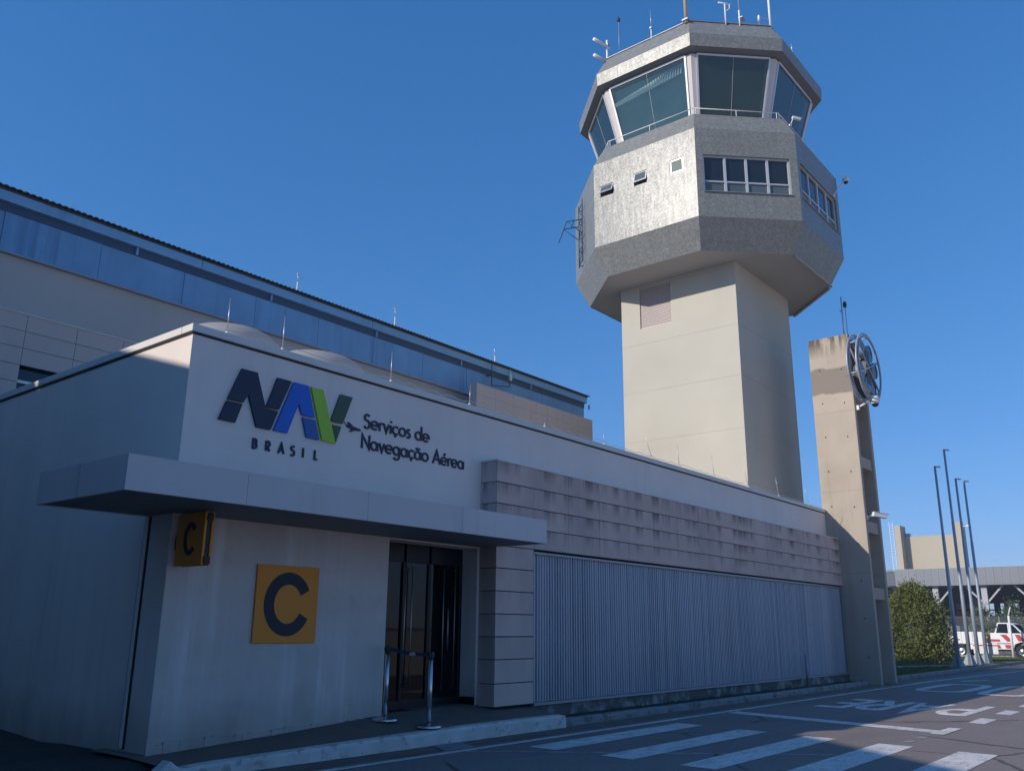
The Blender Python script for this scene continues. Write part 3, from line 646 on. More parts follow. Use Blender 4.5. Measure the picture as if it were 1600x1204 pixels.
# ribbed metal wall
b = MB(); y1, y2 = 9.05, 9.030; p = .0752; jr = random.Random(17); k = 0; x = 11.66; zz0, zz1 = .33, 2.665; segs = []
while x + p < 26.36:
    for fx, y in ((0, y1), (.30, y1), (.42, y2), (.82, y2), (.94, y1)): segs.append((x + fx * p, y + random.Random(int(x / .9024)).uniform(-.003, .003) + jr.uniform(-.004, .004)))
    x += p
for (xa, ya), (xb, yb) in zip(segs, segs[1:]): b.quad((xa, ya, zz0), (xb, yb, zz0), (xb, yb, zz1), (xa, ya, zz1))
b.build('ribbed_metal_sheet', 'steel_sheet', AX, fix=False)
b = MB(); b.box(11.648, 8.99, 2.668, 26.4, 9.06, 2.705); b.box(11.648, 8.985, .285, 26.4, 9.06, .325); b.box(26.365, 9.0, .325, 26.4, 9.06, 2.668); b.box(11.648, 9.0, .325, 11.66, 9.06, 2.668); b.build('sheet_trim', 'trim', AX)
b = MB(); b.box(11.65, 9.03, -.1, 26.54, YF - .004, .284); b.build('metal_wall_plinth', 'plinth', AX)
b = MB(); b.box(11.66, 9.062, .285, 26.5, YF - .004, 2.72); b.build('sheet_backing', 'groove', AX)
# skylight domes on the roof
for cx, cy, rx, ry in ((7.0, 11.25, .80, .75), (8.68, 11.25, .88, .75)):
    b = MB(); prof = [(1.0, 0), (.99, .06)] + [(math.cos(R(a)) ** .62, .06 + .40 * math.sin(R(a))) for a in range(10, 90, 10)] + [(.001, .46)]
    b.lathe((0, 0, 0), prof, 28); b.v = [Vector((cx + p_.x * rx, cy + p_.y * ry, 5.345 + p_.z)) for p_ in b.v]
    d = b.build('skylight_dome', 'dome', AX)
    b = MB(); b.box(cx - rx - .05, cy - ry - .05, 4.78, cx + rx + .05, cy + ry + .05, 5.37); b.build('skylight_kerb', 'coping', d)
# cable clipped along the parapet
cpts = []
for k in range(120):
    x = 5.75 + k * .173; cpts.append((x, YF + .03, ZT + .055 + .02 * math.sin(k * 2.4) * (1 if k % 7 else -1)))
b = MB(); b.tube(cpts, .005, 5); b.build('parapet_cable', 'rod', AX)

# lightning rods on the parapet
rods = [(5.81, .50, 0), (6.66, .50, 0), (8.64, .50, 0), (10.42, .38, .02), (12.5, .12, 0), (14.49, .32, 0), (16.39, .45, -.25), (17.61, .54, -.07), (19.35, .54, -.08), (21.32, .50, -.26), (23.26, .52, -.13), (25.5, .45, -.24)]
rl = ['thin straight lightning rod on the white parapet, nearest the sunlit corner', 'lightning rod on the parapet between the two skylight domes', 'lightning rod on the parapet above the word Serviços', 'short lightning rod beside the lit end of the beige rooftop parapet', 'stub of a lightning rod fitting on the parapet before the beige rooftop block', 'short lightning rod on the parapet left of the tower shaft', 'leftmost leaning lightning rod in front of the cream tower shaft', 'second lightning rod from the left in front of the tower shaft', 'third lightning rod from the left in front of the tower shaft', 'leaning lightning rod in front of the front corner of the tower shaft', 'lightning rod in front of the shaded side of the tower shaft', 'leaning lightning rod between tower shaft and concrete pylon']
for (x, h, lean), lb in zip(rods, rl):
    t = thing('lightning_rod', lb, 'lightning rod', (x, 9.42, ZT), 'lightning rods along the white parapet')
    b = MB(); b.tube([(x, 9.42, ZT + .02), (x + lean, 9.42, ZT + h)], .008, 6, .004); b.build('rod', 'rod', t)
    b = MB(); b.lathe((x, 9.42, ZT), [(.001, .05), (.022, .045), (.028, .02), (.03, 0)], 10); b.build('base_clamp', 'white_metal', t)

# ================================================================== WALL SIGNS
FN = lambda u, v, d: (u, YF - d, v)
LG = thing('wall_logo', 'three coloured slanted letters NAV with BRASIL beneath on the white wall', 'logo sign', (6.8, YF, 3.6))
polys = [('N', 'navy', [[(6.014, 4.612), (6.244, 4.612), (6.41, 4.178), (6.607, 4.169), (6.51, 3.905), (6.298, 3.905), (6.138, 4.3), (6.078, 4.18), (5.851, 4.18)], [(5.843, 4.160), (6.069, 4.160), (5.988, 3.905), (5.753, 3.905)], [(6.557, 4.616), (6.78, 4.616), (6.613, 4.192), (6.42, 4.192)]]),
         ('A', 'signblue', [[(6.818, 4.614), (7.06, 4.614), (7.198, 4.196), (6.987, 4.190), (6.921, 4.337), (6.772, 3.907), (6.556, 3.907)]]),
         ('A2', 'signblue2', [[(6.996, 4.166), (7.212, 4.166), (7.301, 3.905), (7.086, 3.905)]]),
         ('V', 'lime', [[(7.102, 4.613), (7.31, 4.613), (7.468, 4.2), (7.49, 4.154), (7.582, 3.905), (7.347, 3.905)]]),
         ('V2', 'olive', [[(7.619, 4.615), (7.838, 4.615), (7.687, 4.203), (7.477, 4.203)], [(7.496, 4.158), (7.665, 4.158), (7.584, 3.919)]])]
for nm, m, ps in polys:
    b = MB()
    for q in ps: b.prism(q, FN, .0, .035)
    b.build('letter', m, LG, bevel=.003)
h = .128; x = 6.275
for ch in 'BRASIL':
    gw, st = G(ch); bb = MB(); x0 = x
    for k, (pts, cl) in enumerate(st): bb.ribbon(pts, .2, lambda u, v, d: (x0 + u * h, YF - d, 3.632 + v * h), 0, .018 + .001 * k, bool(cl))
    bb.build('letter', 'navy', LG); x += .1955 if ch != 'S' else .19
TS = thing('wall_lettering', 'navy raised words Serviços de Navegação Aérea with a small plane', 'wall lettering', (9.1, YF, 3.9))
for txt, x0, x1, zb, h in (('Serviços de', 8.085, 9.425, 4.228, .205), ('Navegação Aérea', 8.06, 10.235, 3.925, .205)):
    L = linewidth(txt, .06); sx = (x1 - x0) / L
    lettering(txt, lambda u, v, d: (x0 + u * sx, YF - d, zb + v * h), TS, 'navy', 0, .016, .145, .06)
b = MB(); b.prism([(7.728, 4.245), (7.765, 4.205), (7.80, 4.213), (7.785, 4.25), (7.817, 4.253), (7.89, 4.208), (8.02, 4.19), (8.045, 4.175), (8.02, 4.160), (7.93, 4.152), (7.86, 4.120), (7.825, 4.118), (7.865, 4.158), (7.78, 4.180)], FN, 0, .016); b.build('plane_symbol', 'navy', TS)
SG = thing('square_sign', 'square ochre sign with a large dark C on the wall left of the door', 'sign', (6.97, YF, 1.27))
b = MB(); b.box(6.50, YF - .035, 1.275, 7.455, YF - .006, 2.215); b.build('panel', 'yellow', SG, bevel=.006)
b = MB(); cx, cz = 6.985, 1.745
b.ribbon(arc(cx, cz, .285, .315, 27, 333, 40), .15, lambda u, v, d: (u, YF - d, v), .034, .039); b.build('letter', 'signdark', SG)
PS = thing('projecting_sign', 'ochre double-faced box sign with dark C hung under the canopy corner', 'sign', (5.40, 9.0, 2.1))
b = MB(); b.box(5.345, 8.72, 2.115, 5.375, 9.27, 2.695); b.box(5.435, 8.72, 2.115, 5.465, 9.27, 2.695); bx = b.build('sign_face', 'yellow', PS, bevel=.004)
b = MB(); b.box(5.376, 8.735, 2.16, 5.434, 9.25, 2.66); b.box(5.37, 8.70, 2.13, 5.44, 8.735, 2.21); b.box(5.37, 8.70, 2.60, 5.44, 8.735, 2.68); b.build('sign_core', 'black', PS)
b = MB(); b.ribbon(arc(-8.98, 2.41, .10, .155, 40, 320, 24), .06, lambda u, v, d: (5.345 - d, -u, v), .0, .006); b.build('letter', 'signdark', PS)
b = MB(); b.box(5.376, 9.25, 2.3, 5.434, 9.343, 2.46); b.build('bracket', 'black', PS)

# barrier posts with a belt between
def post(x, y, z, label):
    t = thing('barrier_post', label, 'barrier post', (x, y, z), 'steel barrier posts at the door')
    b = MB(); b.lathe((x, y, z), [(.17, 0), (.172, .018), (.15, .032), (.06, .048), (.034, .055)], 28); b.build('base', 'chrome', t)
    b = MB(); b.tube([(x, y, z + .05), (x, y, z + .86)], .031, 16); b.build('pole', 'chrome', t)
    b = MB(); b.lathe((x, y, z), [(.033, .86), (.036, .865), (.036, .955), (.03, .965), (.001, .967)], 16); b.box(x - .05, y - .018, z + .89, x + .05, y + .018, z + .945); b.build('head', 'black', t)
    return t
p1 = post(8.56, 9.13, .272, 'steel barrier post standing against the wall by the door jamb'); p2 = post(8.88, 8.62, .20, 'steel barrier post nearer the kerb, in front of the glass door')
b = MB(); n = 12
for k in range(n):
    t0, t1 = k / n, (k + 1) / n
    def P(t): return Vector((8.56 + .32 * t, 9.09 - .43 * t, 1.19 - .072 * t - .02 * math.sin(math.pi * t)))
    b.quad(P(t0) - Vector((0, 0, .02)), P(t1) - Vector((0, 0, .02)), P(t1) + Vector((0, 0, .025)), P(t0) + Vector((0, 0, .025)))
bl = b.build('belt', 'belt', p1, fix=False); sm = bl.modifiers.new('thick', 'SOLIDIFY'); sm.thickness = .003
b = MB(); b.obox((8.745, 8.83, 1.127), (.004, -.006, 0), (.008, .005, 0), (0, 0, .026)); b.obox((8.74, 8.835, 1.127), (-.025, .033, 0), (.004, .003, 0), (0, 0, .02)); b.build('belt_buckle', 'chrome', bl)
SLB = MB(); SLB.quad((8.50, 7.98, .012), (9.06, 7.98, .012), (9.22, 8.37, .012), (8.72, 8.37, .012)); SLB.quad((8.50, 7.98, -.0), (9.06, 7.98, -.0), (9.06, 7.98, .012), (8.50, 7.98, .012))
tag(SLB.build('drain_cover', 'slab', origin=(8.9, 8.2, 0)), 'flat grey concrete drain cover in the gutter below the entrance kerb', 'drain cover')
b = MB(); b.tube([(22.9, 8.86, .05), (22.9, 8.86, .86)], .035, 10); b.lathe((22.9, 8.86, .86), [(.036, 0), (.02, .02), (.001, .022)], 10)
tag(b.build('standpipe', 'trim', origin=(22.9, 8.86, .05)), 'short dark pipe standing in front of the ribbed metal wall', 'pipe')

# ================================================================== BLUE HANGAR BEHIND
HG = thing('hangar', 'long blue clad hangar with beige lower wall behind the white building', 'building', (10, 18, 0))
H0, H1 = -6.0, 26.35
b = MB(); b.box(H0, 18.03, 0, H1 - .03, 34, 9.5); b.build('wall', 'beige', HG)
b = MB(); x = H0
rnd = random.Random(8)
while x < H1 - .1:
    w_ = 1.98; xe = min(H1, x + w_); d = rnd.uniform(0, .012); b.box(x + .006, 18.0 - d, 8.62, xe - .006, 18.028, 9.44); x = xe
b.box(H1 - .028, 18.03, 7.4, H1, 33.5, 9.44)
b.build('blue_cladding', 'blue', HG)
b = MB(); b.box(H0, 18.005, 8.6, H1 - .03, 18.029, 9.5); b.build('cladding_joint', 'blue_dark', HG)
b = MB(); b.box(H0, 17.98, 9.44, H1 + .0, 18.02, 9.62); b.build('painted_shade_strip', 'blue_dark', HG)  # recess shade under the gutter, painted as a dark blue strip
for k in range(9):
    b = MB(); xx = -2.2 + k * 3.6; b.box(xx, 17.93, 9.445, xx + .05, 17.979, 9.615); b.build('channel_bracket', 'blue_fascia', HG)
b = MB(); x = H0
while x < H1: xe = min(H1 + .05, x + 5.4); b.box(x, 17.88, 9.62, xe - .01, 18.1, 9.84); x = xe
b.build('gutter_fascia', 'blue_fascia', HG, bevel=.01)
b = MB(); y0, p, x = 17.80, .13, H0   # corrugated roof edge
pr = []
while x < H1 + .1: pr += [(x, 9.90), (x + p * .3, 9.922), (x + p * .6, 9.922), (x + p * .9, 9.90)]; x += p
for (xa, za), (xb, zb) in zip(pr, pr[1:]):
    b.quad((xa, y0, za), (xb, y0, zb), (xb, 26, zb + .02), (xa, 26, za + .02)); b.quad((xa, y0, za - .02), (xb, y0, zb - .03), (xb, y0, zb), (xa, y0, za))
b.box(H0, 17.86, 9.842, H1 + .06, 18.1, 9.872); b.build('roof', 'roof_sheet', HG, fix=False)
b = MB(); b.box(H0, 17.93, 8.575, H1, 18.029, 8.615); b.build('sill_flashing', 'trim', HG)
# beige panel band low on the hangar, left part
b = MB(); zs = [4.6, 4.95, 5.3, 5.65, 6.0, 6.345, 6.69, 7.035, 7.38]; xj2 = [5.57 - 12 * .99 + k * .99 for k in range(26)]
rr = random.Random(3)
for za, zb in zip(zs, zs[1:]):
    for xa, xb in zip(xj2, xj2[1:]):
        if zb <= 6.35 and xa >= 6.5 and xb <= 8.6: continue
        b.box(xa + .005, 17.82 + rr.uniform(0, .006), za + .01, xb - .005, 17.86, zb)
pb = b.build('panel_band', 'panel_clean', HG)
b = MB(); b.box(H0, 17.84, 4.5, 6.56, 18.02, 7.37); b.box(8.55, 17.84, 4.5, 20, 18.02, 7.37); b.box(6.56, 17.84, 6.35, 8.55, 18.02, 7.37); b.build('joint_backing', 'groove', pb)
b = MB(); b.box(H0, 17.80, 7.38, 20, 18.02, 7.40); b.build('panel_flashing', 'coping', pb)
b = MB(); b.box(6.56, 17.99, 4.6, 8.55, 18.025, 6.35); wn = b.build('window', 'glass_dark', HG)
b = MB(); b.box(6.56, 17.93, 6.02, 8.55, 17.989, 6.08); b.box(7.5, 17.93, 4.6, 7.56, 17.989, 6.02); b.build('window_frame', 'frame', wn)
# clad rooftop parapet block
b = MB(); zs = [6.9, 7.25, 7.6, 7.95, 8.305, 8.66]; xj3 = [19.12 + k * .9 for k in range(8)]
for za, zb in zip(zs, zs[1:]):
    for xa, xb in zip(xj3, xj3[1:]): b.box(xa + .004, 17.0, za + .007, xb - .004, 17.03, zb)
for za, zb in zip(zs, zs[1:]): b.box(19.124, 17.031, za + .007, 19.15, 17.30, zb)
rb = b.build('rooftop_parapet', 'panel_clean', HG)
b = MB(); b.box(19.13, 17.01, 4.79, 25.42, 17.30, 8.655); b.build('parapet_core', 'beige', rb)
for (x, h), lb in zip(((13.1, .6), (16.65, .66), (21.25, .56)), ('leftmost whip antenna on the blue hangar roof edge', 'middle whip antenna on the blue hangar roof edge', 'whip antenna with a side arm on the hangar roof above the rooftop block')):
    t = thing('whip_antenna', lb, 'antenna', (x, 18.1, 9.95), 'whip antennas along the hangar roof')
    b = MB(); b.tube([(x, 18.1, 9.93), (x, 18.1, 9.95 + h * .55)], .018, 6); b.build('mast', 'white_metal', t)
    b = MB(); b.tube([(x, 18.1, 9.95 + h * .55), (x - .01, 18.1, 9.95 + h)], .010, 6); b.box(x - .03, 18.08, 9.95 + h - .06, x + .03, 18.12, 9.95 + h - .04); b.build('whip', 'rod', t)
t = thing('bracket_antenna', 'small white antenna on a dark L-shaped bracket fixed to the blue hangar', 'antenna', (20.73, 17.9, 9.1))
b = MB(); b.tube([(20.73, 17.78, 9.86), (20.73, 17.78, 9.06), (21.66, 17.78, 9.22), (21.68, 17.78, 9.5)], .02, 6); b.box(20.70, 17.78, 9.4, 20.76, 17.995, 9.45); b.build('arm', 'blue_dark', t)
b = MB(); b.lathe((21.70, 17.78, 9.42), [(.001, 0), (.05, .02), (.06, .1), (.04, .22), (.015, .27), (.012, .4), (.001, .41)], 10); b.build('radome', 'white_metal', t)

# ================================================================== CONTROL TOWER
CX, CY = 29.67, 14.38
TW = thing('control_tower', 'tall airport control tower with cream shaft and silver mosaic octagonal cab', 'control tower', (CX, CY, 0))
SX0, SX1, SY0, SY1 = 27.13, 31.97, 12.0, 16.72
b = MB()
LV = (14.585, 12.365, 15.905, 13.96)   # louvre opening (y0, z0, y1, z1)
b.wall((SX0, SY1, -.1), (0, -1, 0), (0, 0, 1), SY1 - SY0, 14.2, holes=[(SY1 - LV[2], LV[1] + .1, SY1 - LV[0], LV[3] + .1)], depth=.14, nrm=(-1, 0, 0))
b.quad((SX0, SY0, -.1), (SX1, SY0, -.1), (SX1, SY0, 14.1), (SX0, SY0, 14.1)); b.quad((SX1, SY0, -.1), (SX1, SY1, -.1), (SX1, SY1, 14.1), (SX1, SY0, 14.1)); b.quad((SX1, SY1, -.1), (SX0, SY1, -.1), (SX0, SY1, 14.1), (SX1, SY1, 14.1))
b.uv = {}; shaft = b.build('shaft', 'cream', TW, fix=False)
b = MB()
for z in (6.2, 8.05, 9.9, 11.75): b.box(SX0 - .004, SY0 - .004, z, SX0 + .02, SY1, z + .012); b.box(SX0 + .02, SY0 - .004, z, SX1, SY0 + .01, z + .012)
b.build('pour_joint', mat('cream_joint_line', (.42, .39, .33), .9, var=.05, bump=0), shaft)
b = MB(); n = 22
for k in range(n):
    z = LV[1] + (LV[3] - LV[1]) * (k + .5) / n; b.obox((SX0 + .05, (LV[0] + LV[2]) / 2, z), (.012, 0, .029), (0, (LV[2] - LV[0]) / 2 - .01, 0), (-.004, 0, .0015))
lv = b.build('louvre', 'louvre', shaft)
b = MB(); b.quad((SX0 + .139, LV[0], LV[1]), (SX0 + .139, LV[2], LV[1]), (SX0 + .139, LV[2], LV[3]), (SX0 + .139, LV[0], LV[3])); lvb = b.build('louvre_backing', 'louvre', shaft, fix=False)
def ring(a, z):
    ax, ay, bx, by = a, 1.03 * a, .46 * a, .45 * a
    return [Vector((CX + x, CY + y, z)) for x, y in ((-ax, bx), (-ax, -bx), (-by, -ay), (by, -ay), (ax, -bx), (ax, bx), (by, ay), (-by, ay))]
def band(b, r0, r1, skip=(), flip=False):
    for k in range(8):
        if k in skip: continue
        A, B, C_, D = r0[k], r0[(k + 1) % 8], r1[(k + 1) % 8], r1[k]
        L = (B - A).length; L2 = (C_ - D).length; hh = ((C_ + D) / 2 - (A + B) / 2).length; o = (L - L2) / 2
        u0 = k * 5.3
        b.quad(A, B, C_, D, uv=[(u0, 0), (u0 + L, 0), (u0 + L - o, hh), (u0 + o, hh)])
SOF, DB, DT, ST = ring(4.13, 14.08), ring(4.63, 15.12), ring(4.63, 18.53), ring(4.16, 19.41)
# drum with real window openings
b = MB(); band(b, SOF, DB); band(b, DT, ST)
b.quad(*[p for p in ring(4.13, 14.08)][::-1], uv=[(0, 0)] * 8); b.f.pop(); b.sm.pop(); b.uv.pop(len(b.f), None)
wins = {}
for k in range(8):
    A, B = DB[k], DB[(k + 1) % 8]; L = (B - A).length; u = (B - A) / L; n_ = u.cross(Vector((0, 0, 1)))
    holes = []
    if k == 0: holes = [(A.y - y1, z0 - 15.12, A.y - y0, z1 - 15.12) for y0, z0, y1, z1 in ((15.65, 17.09, 16.23, 17.55), (14.215, 17.07, 14.765, 17.58), (12.745, 17.05, 13.28, 17.58))]
    elif k in (1, 2, 4, 6): m_ = .22; holes = [(m_ + .03, 16.08 - 15.12, L - m_ - .06, 17.50 - 15.12)]
    b.wall(A, u, (0, 0, 1), L, 18.53 - 15.12, holes, depth=.16, nrm=n_); wins[k] = (A, u, n_, holes)
drum = b.build('mosaic_drum', 'mosaic', TW, fix=False)
b = MB(); b.quad(*ring(4.125, 14.10)); b.build('drum_soffit', 'tower_soffit', TW, fix=False)
b = MB()
for k in (2, 3):
    A, B = ring(4.15, 14.045)[k], ring(4.15, 14.045)[(k + 1) % 8]; b.bar(A.lerp(B, .05), B, .09, .05)
b.build('soffit_edge_trim', 'tower_soffit', TW)
b = MB(); b.quad(*ring(4.4, 18.40)); b.quad(*ring(3.4, 15.3)); b.build('drum_floor', 'dark', TW, fix=False)
for k, (A, u, n_, holes) in wins.items():
    for hi, (u0, v0, u1, v1) in enumerate(holes):
        z = Vector((0, 0, 1)); q = -n_ * .10
        def bar(b, ua, va, ub, vb, t=.05, dep=.05, off=0):
            c = A + u * (ua + ub) / 2 + z * (va + vb) / 2 + q + n_ * off; b.obox(c, u * (abs(ub - ua) / 2 + (t / 2 if va != vb else 0)), n_ * dep / 2, z * (abs(vb - va) / 2 + (t / 2 if va == vb else 0)))
        b = MB(); e = .03
        if k == 0:
            tilt = (.42, .24, 0)[hi]; w_, h_ = u1 - u0 - .02, v1 - v0 - .02; b.obox(A + u * (u0 + u1) / 2 + z * (v0 + .012) - n_ * .1, u * w_ / 2, n_ * .03, z * .012)
            fr = b.build('window_frame', 'frame', drum)
            dn = (-z * math.cos(tilt) + n_ * math.sin(tilt)); on = (n_ * math.cos(tilt) + z * math.sin(tilt)); P0 = A + u * (u0 + .01) + z * (v1 - .01) - n_ * .04
            sh = .80 if tilt else 1.0
            b = MB(); 
            for c, ax_, ay_ in ((P0 + u * w_ / 2 + dn * .02, u * w_ / 2, dn * .02), (P0 + u * w_ / 2 + dn * (h_ * sh - .02), u * w_ / 2, dn * .02), (P0 + u * .02 + dn * h_ * sh / 2, u * .02, dn * (h_ * sh / 2 - .04)), (P0 + u * (w_ - .02) + dn * h_ * sh / 2, u * .02, dn * (h_ * sh / 2 - .04))): b.obox(c, ax_, ay_, on * .015)
            b.build('sash', 'frame', fr)
            b = MB(); b.obox(P0 + u * w_ / 2 + dn * h_ * sh / 2, u * (w_ / 2 - .03), dn * (h_ * sh / 2 - .03), on * .004); b.build('pane', mat('frosted_pane', (.20, .24, .21), .6, var=.1, bump=0, spec=.1) if tilt == 0 else 'glass_low', fr)
            b = MB(); c = A + u * (u0 + u1) / 2 + z * (v0 + v1) / 2 - n_ * .158; b.obox(c, u * (u1 - u0) / 2, n_ * .001, z * (v1 - v0) / 2); b.build('window_void', 'dark', fr)
        else:
            W_ = u1 - u0
            bar(b, u0, v0 + e, u1, v0 + e, .06); bar(b, u0, v1 - e, u1, v1 - e, .06)
            for t_ in range(5): ux = u0 + .03 + (W_ - .06) * t_ / 4; bar(b, ux, v0 + .06, ux, v1 - .06, .06 if t_ in (0, 4) else .085, .06)
            for t_ in range(4): ua = u0 + .03 + (W_ - .06) * t_ / 4 + .045; ub = u0 + .03 + (W_ - .06) * (t_ + 1) / 4 - .045; bar(b, ua, v0 + .43, ub, v0 + .43, .05, .05)
            fr = b.build('window_frame', 'frame', drum)
            b = MB(); c = A + u * (u0 + u1) / 2 + z * (v0 + .43 + v1) / 2 - n_ * .125; b.obox(c, u * W_ / 2, n_ * .004, z * (v1 - v0 - .43) / 2); b.build('pane', 'glass_dark', fr)
            b = MB(); c = A + u * (u0 + u1) / 2 + z * (v0 + .214) - n_ * .125; b.obox(c, u * W_ / 2, n_ * .004, z * .213); b.build('lower_pane', 'glass_low', fr)
            b = MB(); c = A + u * (u0 + u1) / 2 + z * (v0 - .012) + n_ * .015; b.obox(c, u * (W_ / 2 + .03), n_ * .03, z * .012); b.build('sill', 'trim', fr)
# cab: floor, glass, posts
b = MB(); b.quad(*ring(4.16, 19.405)); b.build('cab_walkway', 'tower_soffit', TW, fix=False)
GB, GT = ring(3.38, 19.30), ring(4.10, 21.98)
b = MB(); b.quad(*ring(3.55, 19.62)); b.build('cab_floor', 'floor_in', TW, fix=False)
pw = .21
for k in range(8):
    A, B, C_, D = GB[k], GB[(k + 1) % 8], GT[(k + 1) % 8], GT[k]; u = (B - A).normalized()
    a, b_, c, d = A + u * pw * .8, B - u * pw * .8, C_ - u * pw * 1.1, D + u * pw * 1.1
    mb = MB(); mb.quad(a, b_, c, d); gl = mb.build('cab_window', 'glass_cab', TW, fix=False)
    mb = MB(); nn = u.cross((d - a).normalized())
    up_ = (d - a).normalized()
    for p0, p1 in ((a, d), (b_, c), (d, c), (a, b_)):
        mb.bar(p0 + nn * .01, p1 + nn * .01, .07, .06, nn)
    mb.build('window_frame', 'frame', gl)
    mb = MB(); mb.bar((a + b_) / 2 + nn * .012, (c + d) / 2 + nn * .012, .008, .008, nn); mb.build('glass_joint', 'post', gl)
    # corner post in front of the glass edges
    A0, D0 = GB[k], GT[k]; u2 = (GB[k] - GB[k - 1]).normalized(); 
    mb = MB(); lo = [A0 - u2 * pw * .8, A0, A0 + u * pw * .8]; hi = [D0 - u2 * pw * 1.05, D0, D0 + u * pw * 1.05]; inn = (Vector((CX, CY, 0)) - Vector((A0.x, A0.y, 0))).normalized() * .22
    for j in range(2): mb.quad(lo[j], lo[j + 1], hi[j + 1], hi[j])
    mb.quad(lo[2], lo[2] + inn, hi[2] + inn, hi[2]); mb.quad(lo[0] + inn, lo[0], hi[0], hi[0] + inn); mb.quad(lo[2] + inn, lo[0] + inn, hi[0] + inn, hi[2] + inn)
    mb.build('corner_post', 'post', TW)
# consoles and ceiling inside the cab
b = MB()
for k in range(8):
    A, B = ring(3.2, 20.35)[k], ring(3.2, 20.35)[(k + 1) % 8]; A2, B2 = ring(2.5, 20.45)[k], ring(2.5, 20.45)[(k + 1) % 8]; A3, B3 = ring(3.0, 19.62)[k], ring(3.0, 19.62)[(k + 1) % 8]
    b.quad(A, B, B2, A2); b.quad(A3, B3, B, A)
b.build('console', 'dark', TW, fix=False)
b = MB(); b.quad(*ring(4.05, 21.97)); b.build('cab_ceiling', mat('cab_ceiling_tiles', (.03, .034, .045), .8, var=.1, scale=1.5), TW, fix=False)
b = MB()
for k in (0,):
    A, B = ring(4.03, 21.9)[k], ring(4.03, 21.9)[(k + 1) % 8]; u = (B - A).normalized(); L = (B - A).length; nn = u.cross(Vector((0, 0, 1)))
    m_ = 26
    for j in range(m_):
        s0 = .45 + (L - .7) * j / m_; p = A + u * s0 - Vector((0, 0, .55 * (1 - j / m_) + .05)); hh = .12 + .30 * j / m_; b.quad(p, p + u * (L - .7) / m_ * .75 - nn * .05, p + u * ((L - .7) / m_ * .6 - .12) - Vector((0, 0, hh)) - nn * .14, p - u * .14 - Vector((0, 0, hh)) - nn * .02)
b.build('ruffled_blind', mat('pale_blind', (.60, .85, .80), .5, var=.15), TW, fix=False)
b = MB(); A, B, C_, D = ring(3.45, 19.62)[0], ring(3.45, 19.62)[1], ring(3.88, 21.9)[1], ring(3.88, 21.9)[0]; b.quad(A, B, C_, D)
b.build('sun_screen', mat('teal_sun_screen', (.52, .92, .72), .8, var=.15, scale=1.2, bump=0), TW, fix=False)
# fascia roof in two slopes
FI, FB, FM, RT = ring(4.0, 22.0), ring(4.41, 22.10), ring(4.44, 22.62), ring(3.95, 23.52)
b = MB(); band(b, FB, FM); band(b, FM, RT); b.build('roof_fascia', 'mosaic', TW, fix=False)
b = MB(); band(b, ring(3.7, 22.0), FB); b.uv = {}; b.build('eave_soffit', mat('dark_eave_paint', (.16, .16, .175), .7, var=.05), TW, fix=False)
b = MB(); b.quad(*ring(3.93, 23.49)); b.build('roof_deck', 'roof', TW, fix=False)
b = MB(); r0 = ring(3.97, 23.53)
for k in range(8): b.bar(r0[k], r0[(k + 1) % 8], .05, .025)
b.build('roof_edge_trim', 'trim', TW)
# handrail round the sill
b = MB(); rl_ = ring(4.0, 19.76)
for k in range(8):
    A, B = rl_[k], rl_[(k + 1) % 8]; b.tube([A, B], .017, 6)
    for t_ in (.02, .5, .98): p = A.lerp(B, t_); b.tube([p, (p.x, p.y, 19.40)], .014, 6)
b.build('handrail', 'white_metal', TW)

def ant(name, label, x, y, parts, cat='antenna', z0=23.5):
    t = thing(name, label, cat, (x, y, z0), 'antennas on the tower roof')
    for nm, m, fn in parts:
        b = MB(); fn(b); b.build(nm, m, t)
    return t
def T(x, y, z0, z1, r, r2=None): return lambda b: b.tube([(x, y, z0), (x, y, z1)], r, 8, r2)
tanm = mat('tan_mast_paint', (.50, .40, .30), .5, var=.05, bump=0)
ant('roof_mast', 'thick tan mast rising from the tower roof corner', 25.62, 12.63, [('mast', tanm, T(25.62, 12.63, 23.4, 27.5, .075, .06)), ('mast_foot', 'trim', lambda b: b.box(25.5, 12.51, 23.48, 25.74, 12.75, 23.54))], 'mast')
ant('tee_antenna', 'white T-shaped wind sensor on the tower roof', 26.64, 11.51, [('mast', 'white_metal', T(26.64, 11.51, 23.4, 24.34, .03)), ('crossbar', 'white_metal', lambda b: (b.tube([(26.44, 11.68, 24.36), (26.84, 11.34, 24.36)], .03, 6), b.tube([(26.64, 11.51, 24.0), (26.78, 11.39, 24.15), (26.78, 11.39, 24.36)], .02, 6)))])
ant('roof_antenna', 'slim stepped whip antenna right of the T-shaped sensor', 27.04, 11.13, [('mast', 'white_metal', T(27.04, 11.13, 23.4, 24.1, .035)), ('whip', 'rod', T(27.04, 11.13, 24.1, 26.2, .022, .012)), ('clamp', 'trim', lambda b: b.box(27.0, 11.0, 23.75, 27.30, 11.16, 23.79))])
ant('roof_antenna', 'small antenna with a stubby white radome on the tower roof', 27.64, 10.61, [('mast', 'trim', T(27.64, 10.61, 23.4, 23.78, .014)), ('radome', 'white_metal', lambda b: b.lathe((27.64, 10.61, 23.74), [(.001, 0), (.05, .01), (.05, .2), (.03, .27), (.001, .28)], 10)), ('guy_wire', 'rod', lambda b: b.tube([(27.64, 10.61, 23.98), (27.97, 10.31, 23.86)], .008, 5))])
ant('roof_antenna', 'tall white pole antenna at the right end of the tower roof edge', 27.97, 10.31, [('mast', 'white_metal', T(27.97, 10.31, 23.4, 25.0, .045)), ('whip', 'white_metal', T(27.97, 10.31, 25.0, 26.4, .03, .02))])
